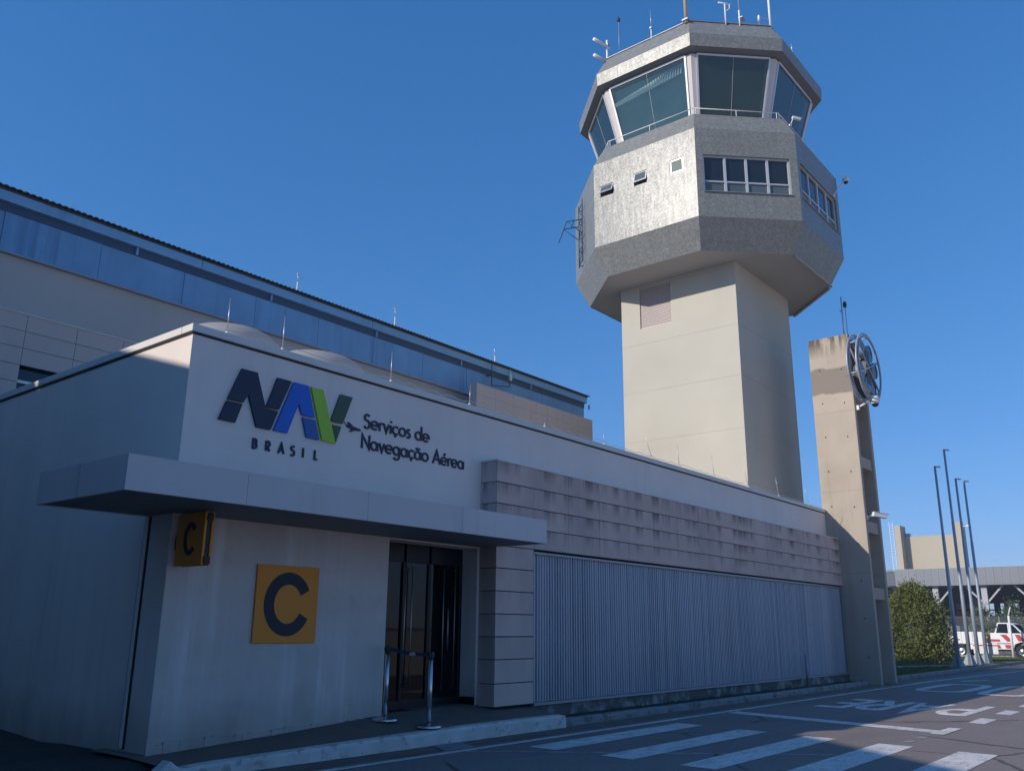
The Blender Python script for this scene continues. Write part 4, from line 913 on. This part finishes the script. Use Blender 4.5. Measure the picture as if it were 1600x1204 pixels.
ant('roof_antenna', 'thin short whip just right of the tall white pole antenna', 28.25, 10.4, [('mast', 'trim', T(28.25, 10.4, 23.4, 23.95, .014)), ('tip', 'rod', T(28.25, 10.4, 23.95, 24.1, .008))])
ant('roof_antenna', 'short white rod on the far right slope of the tower roof', 30.2, 10.35, [('mast', 'white_metal', T(30.2, 10.35, 23.3, 23.78, .03)), ('tip', 'rod', T(30.2, 10.35, 23.78, 24.12, .02))])
ant('roof_antenna', 'thin whip antenna midway along the left roof edge of the tower', 25.72, 14.18, [('mast', 'white_metal', T(25.72, 14.18, 23.4, 24.0, .025)), ('whip', 'rod', T(25.72, 14.18, 24.0, 24.85, .014, .008)), ('clamp', 'trim', lambda b: b.box(25.66, 14.14, 23.95, 25.78, 14.22, 24.02))])
ant('roof_antenna', 'thin dark rod with black bulb on the left of the tower roof', 25.7, 15.63, [('mast', 'trim', T(25.7, 15.63, 23.4, 25.0, .016)), ('bulb', 'black', lambda b: b.lathe((25.7, 15.63, 24.95), [(.001, 0), (.06, .03), (.07, .15), (.04, .2), (.001, .22)], 10))])
ant('twin_tube_antenna', 'white pole with two horizontal white tubes at the left tower roof corner', 25.86, 16.3, [('mast', 'white_metal', T(25.86, 16.3, 23.2, 24.5, .045)),
    ('tube_antenna', 'white_metal', lambda b: b.tube([(25.98, 16.27, 24.22), (25.15, 16.47, 24.24)], .065, 12)), ('tube_antenna', 'white_metal', lambda b: b.tube([(25.98, 16.27, 23.48), (25.15, 16.47, 23.50)], .065, 12)), ('clamp', 'trim', lambda b: (b.box(25.78, 16.22, 24.2, 25.94, 16.38, 24.28), b.box(25.78, 16.22, 23.5, 25.94, 16.38, 23.58)))])

def camera_thing(label, base, tip, dome=False, s=1.0, group='security cameras'):
    base, tip = Vector(base), Vector(tip); t = thing('security_camera', label, 'camera', base, group)
    b = MB(); b.tube([base, base.lerp(tip, .55) + Vector((0, 0, .0)), tip], .025 * s, 8); b.obox(base, (.05 * s, 0, 0), (0, .05 * s, 0), (0, 0, .06 * s)); b.build('arm', 'white_metal', t)
    b = MB()
    if dome:
        b.lathe(tip + Vector((0, 0, -.16 * s)), [(.10 * s, 0), (.12 * s, .03 * s), (.13 * s, .13 * s), (.08 * s, .2 * s), (.001, .21 * s)], 16); b.build('housing', 'white_metal', t)
        b = MB(); b.lathe(tip + Vector((0, 0, -.24 * s)), [(.001, 0), (.05 * s, .01 * s), (.085 * s, .05 * s), (.095 * s, .085 * s)], 16); b.build('lens_dome', 'black', t)
    else:
        d = Vector((.75, -.6, -.12)).normalized(); c = tip + d * .16 * s; sd = d.cross(Vector((0, 0, 1))).normalized(); uu = sd.cross(d)
        b.obox(c, d * .22 * s, sd * .065 * s, uu * .06 * s); b.obox(c + uu * .07 * s + d * .04 * s, d * .25 * s, sd * .08 * s, uu * .008 * s); b.build('housing', 'white_metal', t, bevel=.012 * s)
        b = MB(); b.obox(c + d * .222 * s, d * .004 * s, sd * .045 * s, uu * .04 * s); b.build('lens', 'black', t)
    return t
camera_thing('white bullet camera on the tower sill below the right cab window', (28.45, 10.05, 19.45), (28.55, 9.95, 19.78), s=.75)
camera_thing('white dome camera on an arm at the right edge of the tower drum', (31.25, 9.62, 17.6), (32.1, 9.35, 18.62), True, 1.0)
# steel ladder cage on the hidden side of the drum
t = thing('antenna_frame', 'dark steel lattice frame hanging on the left side of the tower drum', 'antenna frame', (26.9, 18.2, 17))
A, u, n_ = DB[7].lerp(DB[0], .35), (DB[0] - DB[7]).normalized(), (DB[0] - DB[7]).normalized().cross(Vector((0, 0, 1)))
b = MB(); P = lambda s_, o, z: A + u * s_ + n_ * o + Vector((0, 0, z - 15.12))
for s_ in (0, .7):
    b.tube([P(s_, .12, 15.3), P(s_, .12, 18.0)], .022, 6)
for z in (15.4, 16.0, 16.6, 17.2, 17.8): b.tube([P(0, .12, z), P(.7, .12, z + .0)], .018, 6); b.tube([P(0, 0, z), P(0, .12, z)], .018, 6)
for z in (15.4, 16.6): b.tube([P(0, .12, z), P(.7, .12, z + .6)], .014, 6); b.tube([P(.7, .12, z + .6), P(0, .12, z + 1.2)], .014, 6)
b.build('lattice', 'blue_dark', t)
b = MB()
for s_ in (0, .7):
    b.tube([P(s_, .12, 17.1), P(s_, .75, 16.95), P(s_, .95, 16.35)], .022, 6); b.tube([P(s_, .12, 16.5), P(s_, .75, 16.95)], .016, 6)
b.tube([P(0, .75, 16.95), P(.7, .75, 16.95)], .02, 6); b.tube([P(0, .95, 16.35), P(.7, .95, 16.35)], .02, 6); b.tube([P(0, .45, 17.02), P(.7, .45, 17.02)], .016, 6)
b.build('outrigger', 'blue_dark', t)

# the tower is drawn at 1 : .89 of the survey scale used above: bring it and all that stands on it to true size and place
TB0, TB1, TK_ = Vector((29.67, 14.38, 0)), Vector((26.406, 12.798, .165)), .89
for o in list(col.objects):
    if o.parent is None and (o is TW or o.get('group') == 'antennas on the tower roof' or 'tower' in o.get('label', '') and o.name.split('.')[0] in ('security_camera', 'antenna_frame')):
        o.location = TB1 + (o.location - TB0) * TK_; o.scale = (TK_,) * 3
# ================================================================== CONCRETE PYLON
PY = thing('concrete_pylon', 'bare concrete pylon with recessed bays standing at the end of the white building', 'pylon', (27.3, 8.8, 0))
px0, px1, py0, py1, pt = 26.56, 28.03, 8.16, 9.42, 10.42
b = MB(); b.box(px0, py0, -.1, px0 + .17, py1, pt); b.box(px1 - .17, py0, -.1, px1, py1, pt); b.box(px0 + .17, py0 + .55, -.1, px1 - .17, py1 - .05, pt - .06)
for z0, z1 in ((2.36, 2.70), (4.30, 4.64), (6.26, 6.60), (8.3, 8.6), (10.1, 10.36)): b.box(px0 + .17, py0 + .06, z0, px1 - .17, py0 + .55, z1)
b.build('shaft', 'concrete', PY, bevel=.012)
b = MB()
for k in range(9):
    for y in (8.45, 9.12):
        z = .75 + k * 1.07 + (.06 if y > 9 else 0); b.lathe((px0 - .004, y, z), [(.020, .003), (.022, 0), (.001, .0005)], 10, 'x')
b.build('tie_hole', 'groove', PY)
b = MB(); b.box(26.74, 8.62, 5.0, 26.86, 8.70, 5.5); b.build('junction_box', 'white_metal', PY)
b = MB(); b.box(26.74, 8.60, 1.75, 26.9, 8.70, 2.3); b.build('switch_box', 'white_metal', PY)
camera_thing('white bullet camera halfway up the concrete pylon', (26.75, 8.2, 4.72), (26.85, 7.98, 4.80), s=1.0)
camera_thing('white dome camera on a bracket under the round light frame of the pylon', (26.7, 8.12, 8.05), (26.95, 7.66, 8.34), True, 1.15)
# round light frame
RF = thing('round_light_frame', 'round tubular steel frame of floodlights on the side of the concrete pylon', 'light frame', (26.95, 7.8, 9.3))
th = R(1); ux = Vector((math.cos(th), -math.sin(th) * 1.0, 0)); nz = Vector((-math.sin(th), -math.cos(th), 0)); C0 = Vector((26.98, 7.86, 9.33))
def rp(r, a, d): return C0 + ux * r * math.cos(a) + Vector((0, 0, 1)) * r * math.sin(a) + nz * d
for d in (-.17, .11):
    b = MB()
    for r in (1.08, .99): b.tube([rp(r, 2 * math.pi * k / 56, d + (.0 if r > 1.05 else .03)) for k in range(56)], .032, 8, closed=True)
    b.build('hoop', 'flag', RF)
b = MB()
for k in range(6): a = R(20 + 60 * k); b.tube([rp(1.03, a, -.17), rp(1.03, a, .11)], .024, 6)
for d, a in ((.11, R(22)), (.11, R(-38)), (-.17, R(22)), (-.17, R(142))): b.tube([rp(1.0, a, d), rp(1.0, a + math.pi, d)], .032, 6)
b.build('spoke', 'flag', RF)
for a, r, s in ((R(60), .60, 1), (R(5), .68, .9), (R(-55), .66, .9), (R(120), .6, 1), (R(200), .65, 1), (R(262), .55, .9)):
    b = MB(); c = rp(r, a, .0); s *= 1.3; b.lathe(c, [(.001, .12), (.12 * s, .11), (.20 * s, .02), (.225 * s, -.085), (.205 * s, -.09)], 20, 'y'); f = b.build('floodlight', 'trim', RF)
    b = MB(); b.lathe(c, [(.205 * s, -.088), (.001, -.098)], 20, 'y'); b.build('lens', 'glass_dark', f)
b = MB(); b.obox(rp(0, 0, -.02), ux * .18, nz * .12, Vector((0, 0, .55))); b.build('ballast_box', 'black', RF, bevel=.01)
b = MB(); 
for a in (R(90), R(210), R(-30)): b.tube([rp(.6, a, -.16), rp(.5, a, -.42)], .025, 6)
b.build('wall_bracket', 'trim', RF)
for x, y, h, lb, bulb in ((27.35, 8.5, 1.55, 'jointed grey whip antenna on top of the concrete pylon', 0), (27.85, 8.55, 1.35, 'thin rod with a dark bulb on top of the concrete pylon', 1)):
    t = thing('pylon_antenna', lb, 'antenna', (x, y, pt))
    b = MB(); b.tube([(x, y, pt - .05), (x, y, pt + h)], .03 if not bulb else .012, 8, .018 if not bulb else .01)
    if not bulb:
        for z in (.75, 1.0): b.lathe((x, y, pt + z), [(.03, 0), (.036, .01), (.036, .04), (.03, .05)], 8)
    b.build('mast', 'rod' if not bulb else 'trim', t)
    b = MB()
    if bulb: b.lathe((x, y, pt + h), [(.001, -.02), (.05, 0), (.065, .1), (.04, .19), (.001, .21)], 10); b.build('bulb', 'black', t)
    else: b.box(x - .2, y - .01, pt + .0, x + .02, y + .01, pt + .03); b.box(x - .18, y - .02, pt + 1.0, x - .14, y + .02, pt + 1.04); b.build('clamp', 'trim', t)

# ================================================================== FLAGPOLES
for (x, y, h), lb in zip(((39.05, 8.98, 8.05), (41.65, 9.12, 9.2), (42.85, 9.05, 8.05), (44.7, 9.1, 8.2)), ('leftmost of four bare grey flagpoles, nearest the concrete pylon', 'tallest of four bare grey flagpoles', 'third bare flagpole from the left, beside the tallest', 'rightmost of four bare grey flagpoles, nearest the white notice board')):
    t = thing('flagpole', lb, 'flagpole', (x, y, .08), 'bare flagpoles on the lawn')
    b = MB(); b.tube([(x, y, .1), (x, y, h * .32), (x, y, h * .33), (x, y, h * .66), (x, y, h * .665), (x, y, h + .08)], .085, 10, .045); b.build('pole', 'flag', t)
    b = MB()
    for k in range(3): a = R(120 * k - 35); b.prism([(.05, .1), (.34, .1), (.085, .62), (.05, .62)], lambda u, v, d: (x + u * math.cos(a) - d * math.sin(a), y + u * math.sin(a) + d * math.cos(a), v), -.012, .012)
    b.build('base_fin', 'flag', t)
    b = MB(); b.bar((x, y, h + .06), (x + .20, y - .16, h + .06), .05, .06); b.build('truck_arm', 'flag', t)
    b = MB(); b.box(x - .38, y - .3, .06, x + .38, y + .3, .13); b.build('footing', 'slab', t, bevel=.01)

# ================================================================== TREES
def crown(cx, cy, z0, h, rad, n, size, seed, prof, m, parent, gaps=.0, drop=0.):
    rnd = random.Random(seed); b = MB(); clumps = []
    for _ in range(int(n / 26)):
        t = rnd.random() ** .9; a = rnd.uniform(0, 6.283); r = prof(t) * rad * math.sqrt(rnd.uniform(.35, 1.05)); w_ = 1 + .22 * mnoise.noise((math.cos(a) * 1.7, math.sin(a) * 1.7, t * 3 + seed))
        if gaps and mnoise.noise((math.cos(a) * 2.2, math.sin(a) * 2.2, t * 4.2 + seed)) < -.35 + gaps * .2 and r > rad * .5: continue
        clumps.append((Vector((cx + r * w_ * math.cos(a), cy + r * w_ * math.sin(a), z0 + t * h)), rnd.uniform(.6, 1.3)))
    for c, s in clumps:
        out = (c - Vector((cx, cy, c.z))); out = out.normalized() if out.length > .01 else Vector((1, 0, 0))
        for _ in range(26):
            p = c + Vector((rnd.gauss(0, 1), rnd.gauss(0, 1), rnd.gauss(0, 1.3))) * size * 1.5 * s
            d = (out * rnd.uniform(.1, 1) + Vector((rnd.uniform(-.8, .8), rnd.uniform(-.8, .8), rnd.uniform(.1, 1.3)))).normalized()
            sd = d.cross(Vector((rnd.uniform(-1, 1), rnd.uniform(-1, 1), rnd.uniform(-1, 1)))).normalized(); L = size * rnd.uniform(.7, 1.5); wd = L * rnd.uniform(.22, .42)
            b.quad(p, p + d * L * .5 + sd * wd, p + d * L, p + d * L * .5 - sd * wd)
    return b.build('crown', m, parent, fix=False)
TR = thing('round_conifer', 'dense rounded dark green conifer on the lawn beside the concrete pylon', 'tree', (45.4, 12.15, .09))
def pf(t): return (.88 + .4 * t) if t < .3 else max(.03, math.cos((t - .3) / .7 * math.pi / 2) ** .60)
crown(45.4, 12.15, .12, 3.35, 1.52, 26000, .085, 21, pf, 'leaf', TR)
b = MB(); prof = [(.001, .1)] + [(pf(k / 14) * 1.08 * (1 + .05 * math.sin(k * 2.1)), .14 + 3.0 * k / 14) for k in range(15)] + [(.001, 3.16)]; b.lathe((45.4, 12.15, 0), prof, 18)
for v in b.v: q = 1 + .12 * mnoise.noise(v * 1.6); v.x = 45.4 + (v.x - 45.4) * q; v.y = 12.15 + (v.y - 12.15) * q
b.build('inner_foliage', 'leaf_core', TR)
b = MB(); b.tube([(45.4, 12.15, .0), (45.42, 12.1, .8), (45.4, 12.2, 2.6)], .16, 8, .05)
for k in range(7): a = k * 2.4; z = .4 + k * .3; b.tube([(45.4, 12.15, z), (45.4 + .6 * math.cos(a), 12.15 + .6 * math.sin(a), z + .35), (45.4 + 1.0 * math.cos(a), 12.15 + 1.0 * math.sin(a), z + .8)], .05, 6, .015)
b.build('trunk', 'bark', TR)
def pr_(t): return math.sin(min(1, t * 1.05 + .12) * math.pi) ** .7
for x, y, z0, h, r, sd, lb in ((66, 13.35, 1.1, 1.7, .85, 5, 'loose grey-green bush beyond the truck, left of the white lamp post'), (67, 11.75, 1.2, 2.0, 1.15, 9, 'wider grey-green shrub crown beyond the truck in front of the dark shed')):
    t = thing('shrub_tree', lb, 'shrub', (x, y, .03)); crown(x, y, z0, h, r, 1900, .13, sd, pr_, 'leaf2', t, gaps=.6)
    b = MB(); b.tube([(x, y, 0), (x + .05, y, z0 + .4), (x, y + .1, z0 + h * .7)], .08, 7, .03); b.tube([(x + .05, y, z0 + .2), (x - .1, y - .5, z0 + h * .6)], .04, 6, .015); b.tube([(x + .05, y, z0 + .2), (x + .1, y + .5, z0 + h * .6)], .04, 6, .015); b.build('trunk', 'bark', t)
t = thing('banded_palm', 'thin young palm with a yellow banded trunk behind the notice board', 'palm', (52, 10.5, .09))
b = MB(); b.tube([(52, 10.5, .05), (52.02, 10.5, .8), (52, 10.48, 1.5)], .10, 8, .07); b.build('trunk', 'bark', t)
b = MB(); b.lathe((52.01, 10.5, 1.12), [(.10, 0), (.11, .02), (.11, .12), (.10, .14)], 10); b.lathe((52.01, 10.49, 1.34), [(.095, 0), (.105, .02), (.105, .1), (.095, .12)], 10); b.build('yellow_band', mat('yellow_band_paint', (.70, .48, .02), .6), t)
b = MB(); rnd = random.Random(6)
for k in range(13):
    a = k * 2.399; L = rnd.uniform(.5, .9); pts = [Vector((52 + math.cos(a) * L * s, 10.48 + math.sin(a) * L * s, 1.5 + L * (1.25 * s - 1.0 * s * s))) for s in (0, .25, .5, .75, 1)]
    b.tube(pts, .01, 4, .004)
    for j in range(1, 5):
        for sgn in (-1, 1):
            for q in (0, .5):
                p = pts[j - 1].lerp(pts[j], q); e = Vector((-math.sin(a) * sgn, math.cos(a) * sgn, -.5)) * .2; b.quad(p, p + Vector((math.cos(a), math.sin(a), 0)) * .03, p + e)
b.build('frond', 'leaf2', t, fix=False)

# ================================================================== BOARD, LAMP, FENCE, TRUCK
t = thing('notice_board', 'low white notice board with red band on one short post behind the flagpoles', 'sign', (45.2, 9.15, .09))
b = MB(); b.box(45.0, 8.66, .52, 45.06, 9.66, 1.0); pb = b.build('board', 'white_metal', t, bevel=.006)
b = MB(); b.box(44.994, 8.66, .86, 44.999, 9.66, .91); b.build('red_band', 'red', pb)
b = MB(); b.tube([(45.09, 9.0, .05), (45.09, 9.0, .9)], .04, 8); b.build('post', 'far_beige', t)
t = thing('lamp_post', 'thin white lamp post with bent top beside the red and white truck', 'lamp post', (57.0, 10.22, .03))
b = MB(); b.tube([(57, 10.24, .03), (57, 10.22, 2.35)], .075, 8, .06); b.build('post', 'white_metal', t)
b = MB(); b.tube([(57, 10.22, 2.35), (57, 10.10, 2.75), (57, 10.06, 2.82)], .045, 8, .03); b.build('bent_arm', 'white_metal', t)
t = thing('chain_link_fence', 'low chain link fence in front of the dark open shed', 'fence', (63.5, 14, .03))
for y in range(9, 31, 3):
    b = MB(); b.tube([(63.8, y, .03), (63.8, y, 2.4)], .035, 6); b.build('fence_post', 'trim', t)
b = MB(); rnd = random.Random(1)
z = .1
for k in range(240):
    y = 8.6 + k * .095
    if y < 30: b.bar((63.8, y, .1), (63.8, y + 1.0, 2.35), .006, .006, (1, 0, 0)); b.bar((63.802, y + 1.0, .1), (63.802, y, 2.35), .006, .006, (1, 0, 0))
b.tube([(63.8, 8.6, 2.38), (63.8, 30, 2.38)], .02, 6); b.build('mesh', 'trim', t, fix=False)

TK = thing('rescue_truck', 'white rescue truck with red slashes and raised rear body parked in the yard', 'truck', (58.5, 11.2, .03))
tx0, tx1 = 57.9, 59.8
side = lambda u, v, d: (tx0 + d, u, v)
b = MB(); b.prism([(8.45, .55), (8.5, 1.08), (9.0, 1.26), (9.72, 1.36), (10.22, 1.92), (10.42, 1.98), (11.02, 1.98), (11.22, 1.42), (11.46, 1.40), (11.46, .50), (10.34, .50), (10.25, .78), (9.93, .92), (9.61, .78), (9.52, .50)], side, 0, tx1 - tx0)
body = b.build('cab_body', 'vehicle_white', TK, bevel=.03)
b = MB(); b.prism([(9.86, 1.40), (10.24, 1.86), (10.46, 1.91), (10.46, 1.40)], side, -.006, .004); b.prism([(10.52, 1.40), (10.52, 1.92), (10.97, 1.92), (11.14, 1.42)], side, -.006, .004); b.build('side_window', 'glass_dark', body)
b = MB(); b.quad((tx0 + .12, 9.76, 1.39), (tx1 - .12, 9.76, 1.39), (tx1 - .2, 10.2, 1.885), (tx0 + .2, 10.2, 1.885)); b.v = [v + Vector((0, -.012, .012)) for v in b.v]; b.build('windscreen', 'glass_dark', body, fix=False)
for pl in ([(8.9, .95), (9.3, .95), (9.05, 1.24), (8.8, 1.2)], [(9.72, 1.0), (10.05, .96), (10.2, 1.33), (9.95, 1.33)], [(10.35, .94), (10.62, .94), (10.95, 1.32), (10.62, 1.32)], [(10.36, .56), (10.7, .56), (10.78, .76), (10.36, .76)], [(10.95, .56), (11.45, .56), (11.45, .76), (11.03, .76)], [(10.95, .93), (11.45, .93), (11.45, 1.06), (11.0, 1.06)]):
    b = MB(); b.prism(pl, side, -.005, .003); b.build('red_slash', 'red', body)
b = MB(); b.box(tx0 - .007, 10.36, .80, tx0 + .002, 11.44, .88); b.build('dark_moulding', 'trim', body)
b = MB(); b.box(tx0 + .05, 11.8, .78, tx1 - .05, 13.75, 1.46); bd = b.build('rear_body', 'vehicle_white', TK, bevel=.03)
b = MB()
for y in (12.4, 13.0): b.box(tx0 + .044, y, .80, tx0 + .052, y + .02, 1.46)
b.build('locker_seam', 'trim', bd)
b = MB(); b.box(tx0 + .2, 9.3, .42, tx1 - .2, 13.6, .62); b.box(tx0 + .3, 11.5, .6, tx1 - .3, 11.7, 1.3); b.build('chassis', 'black', TK)
b = MB(); b.box(tx0 + .06, 12.1, .48, tx0 + .3, 12.75, .76); b.build('side_box', 'vehicle_white', TK, bevel=.02)
for y in (9.93, 13.08):
    for x in (tx0 + .12, tx1 - .12):
        b = MB(); b.lathe((x, y, .39), [(.20, -.11), (.33, -.11), (.36, -.07), (.36, .07), (.33, .11), (.20, .11)], 20, 'x'); wh = b.build('wheel', 'tyre', TK)
        b = MB(); b.lathe((x, y, .39), [(.001, -.08), (.08, -.085), (.10, -.05), (.19, -.06), (.21, -.10), (.21, .1)], 18, 'x'); b.build('rim', 'chrome', wh)

# ================================================================== SHED AND FAR BUILDING
SH = thing('open_shed', 'long open shed with grey seamed metal fascia behind the tree', 'shed', (75, 15, .03))
sy0, sy1, sz0, sz1 = 2.0, 21.2, 4.88, 6.2
b = MB(); y = sy0; 
while y < sy1: ye = min(sy1, y + .55); b.box(75.0, y + .012, sz0, 75.06, ye - .004, sz1); y = ye
for k in range(4): b.obox((75.35 + k * .5, 21.45 + k * .5, (sz0 + sz1) / 2), (.25, .25, 0), (.02, -.02, 0), (0, 0, (sz1 - sz0) / 2))
fs = b.build('fascia', 'zinc', SH)
b = MB()
y = sy0
while y < sy1: b.box(74.97, y - .012, sz0, 75.0, y + .012, sz1); y += .55
b.build('seam', 'trim', fs)
b = MB(); b.prism([(75.06, 2), (110, 2), (110, 40), (80, 40), (77, 23.2), (75.06, 21.3)], lambda u, v, d: (u, v, d), sz1 - .15, sz1 + .02); b.build('roof', 'trim', SH)
b = MB(); b.prism([(75.07, 2), (110, 2), (110, 40), (80, 40), (77, 23.2), (75.07, 21.3)], lambda u, v, d: (u, v, d), sz0 + .05, sz0 + .1); b.build('ceiling', 'blue_dark', SH)
for x, ys in ((75.4, (4.2, 8.3, 11.6, 14.95, 18.4)), (88, (6, 12.2, 18.4, 24.5)), (100, (6, 12, 18, 24, 30))):
    for y in ys:
        b = MB(); b.box(x, y - .2, 0, x + .3, y + .2, sz0 + .04); c_ = b.build('column', 'slab_pale' if x < 80 else 'trim', SH)
        if x < 80: b = MB(); b.bar((x + .15, y - .15, 3.6), (x + .15, y - 1.3, sz0 - .02), .12, .12, (1, 0, 0)); b.bar((x + .15, y + .15, 3.6), (x + .15, y + 1.3, sz0 - .02), .12, .12, (1, 0, 0)); b.build('brace', 'slab_pale', c_)
b = MB()
for x in (82, 88, 94, 100): b.box(x, 2, sz0 - .45, x + .15, 34, sz0 + .03)
b.build('roof_beam', 'blue_dark', SH)
b = MB(); b.box(108, 2, 0, 108.3, 40, 3.1); b.box(108, 2, 4.4, 108.3, 40, 5.0)
rnd = random.Random(12); y = 2
while y < 40: w_ = rnd.uniform(.5, 2.4); b.box(108.02, y, 3.1, 108.28, y + w_ * .45, 4.4); y += w_
b.box(108.05, 2, 3.65, 108.25, 40, 3.78); b.build('back_wall', 'blue_dark', SH)
b = MB(); b.box(78, 8, 0, 80.2, 30, 1.9); b.build('stacked_goods', mat('covered_goods', (.16, .17, .19), .9, var=.3, scale=.8), SH)
FBD = thing('beige_block_building', 'plain beige windowless block with raised end walls beyond the shed', 'building', (112, 27, 0))
b = MB(); b.box(112, 23.9, 0, 112.8, 30.4, 12.35); b.build('block', 'far_beige', FBD)
b = MB(); b.box(110.6, 30.1, 0, 112.8, 30.75, 13.6); b.build('end_wall', 'far_beige', FBD)
b = MB(); b.box(110.6, 23.3, 0, 111.2, 24.2, 13.6); b.box(111.2, 23.5, 0, 112.8, 24.2, 13.4); b.build('end_wall', 'far_beige', FBD)
b = MB(); b.box(112.1, 29.5, 12.35, 112.7, 30.0, 12.75); b.build('roof_plant', 'trim', FBD)
b = MB()
for y in (30.9, 31.3): b.tube([(110.6, y, 0), (110.6, y, 14.1)], .03, 5)
for k in range(40): b.bar((110.6, 30.9, .4 + k * .34), (110.6, 31.3, .4 + k * .34), .03, .03)
b.build('ladder', 'white_metal', FBD)
b = MB(); b.tube([(110.3, 23.3, 13.0), (110.3, 22.7, 13.1)], .05, 6); b.box(110.2, 22.3, 13.0, 110.5, 22.8, 13.15); b.build('floodlight_arm', 'white_metal', FBD)

# ================================================================== TERMINAL HALL (left, outside the frame; shades the near road and wall)
TH = thing('terminal_hall', 'pale terminal hall with a sloping roof edge, left of the entrance building', 'building', (-12, 6, 0))
zr = lambda y: 8.58 + .31 * (y - 12.3)
b = MB(); sec = [(-7, 0), (17.4, 0), (17.4, zr(17.4)), (-7, zr(-7))]
b.prism(sec, lambda u, v, d: (-3.05 - d, u, v), 0, 18); b.build('wall', 'beige', TH)
b = MB(); b.prism([(-7.3, zr(-7.3) - .02), (17.5, zr(17.5) - .02), (17.5, zr(17.5) + .12), (-7.3, zr(-7.3) + .12)], lambda u, v, d: (-3.0 - d, u, v), -.05, 18.2)
b.v = [v + Vector((0, 0, .02)) for v in b.v]; b.build('roof', 'trim', TH)

# ================================================================== HAZE (thin morning air)
HZ = bpy.data.materials.new('thin_haze'); HZ.use_nodes = True; t_ = HZ.node_tree; t_.nodes.clear()
ho = t_.nodes.new('ShaderNodeOutputMaterial'); hv = t_.nodes.new('ShaderNodeVolumePrincipled'); hv.inputs['Color'].default_value = (.95, .95, .97, 1); hv.inputs['Density'].default_value = .0010; hv.inputs['Anisotropy'].default_value = 0
t_.links.new(hv.outputs[0], ho.inputs['Volume'])
b = MB(); b.box(-405, -405, -1.1, 405, 405, 30); hz = b.build('haze', HZ); hz['kind'] = 'stuff'; hz['label'] = 'thin pale haze in the air over the airport'; hz['category'] = 'haze'
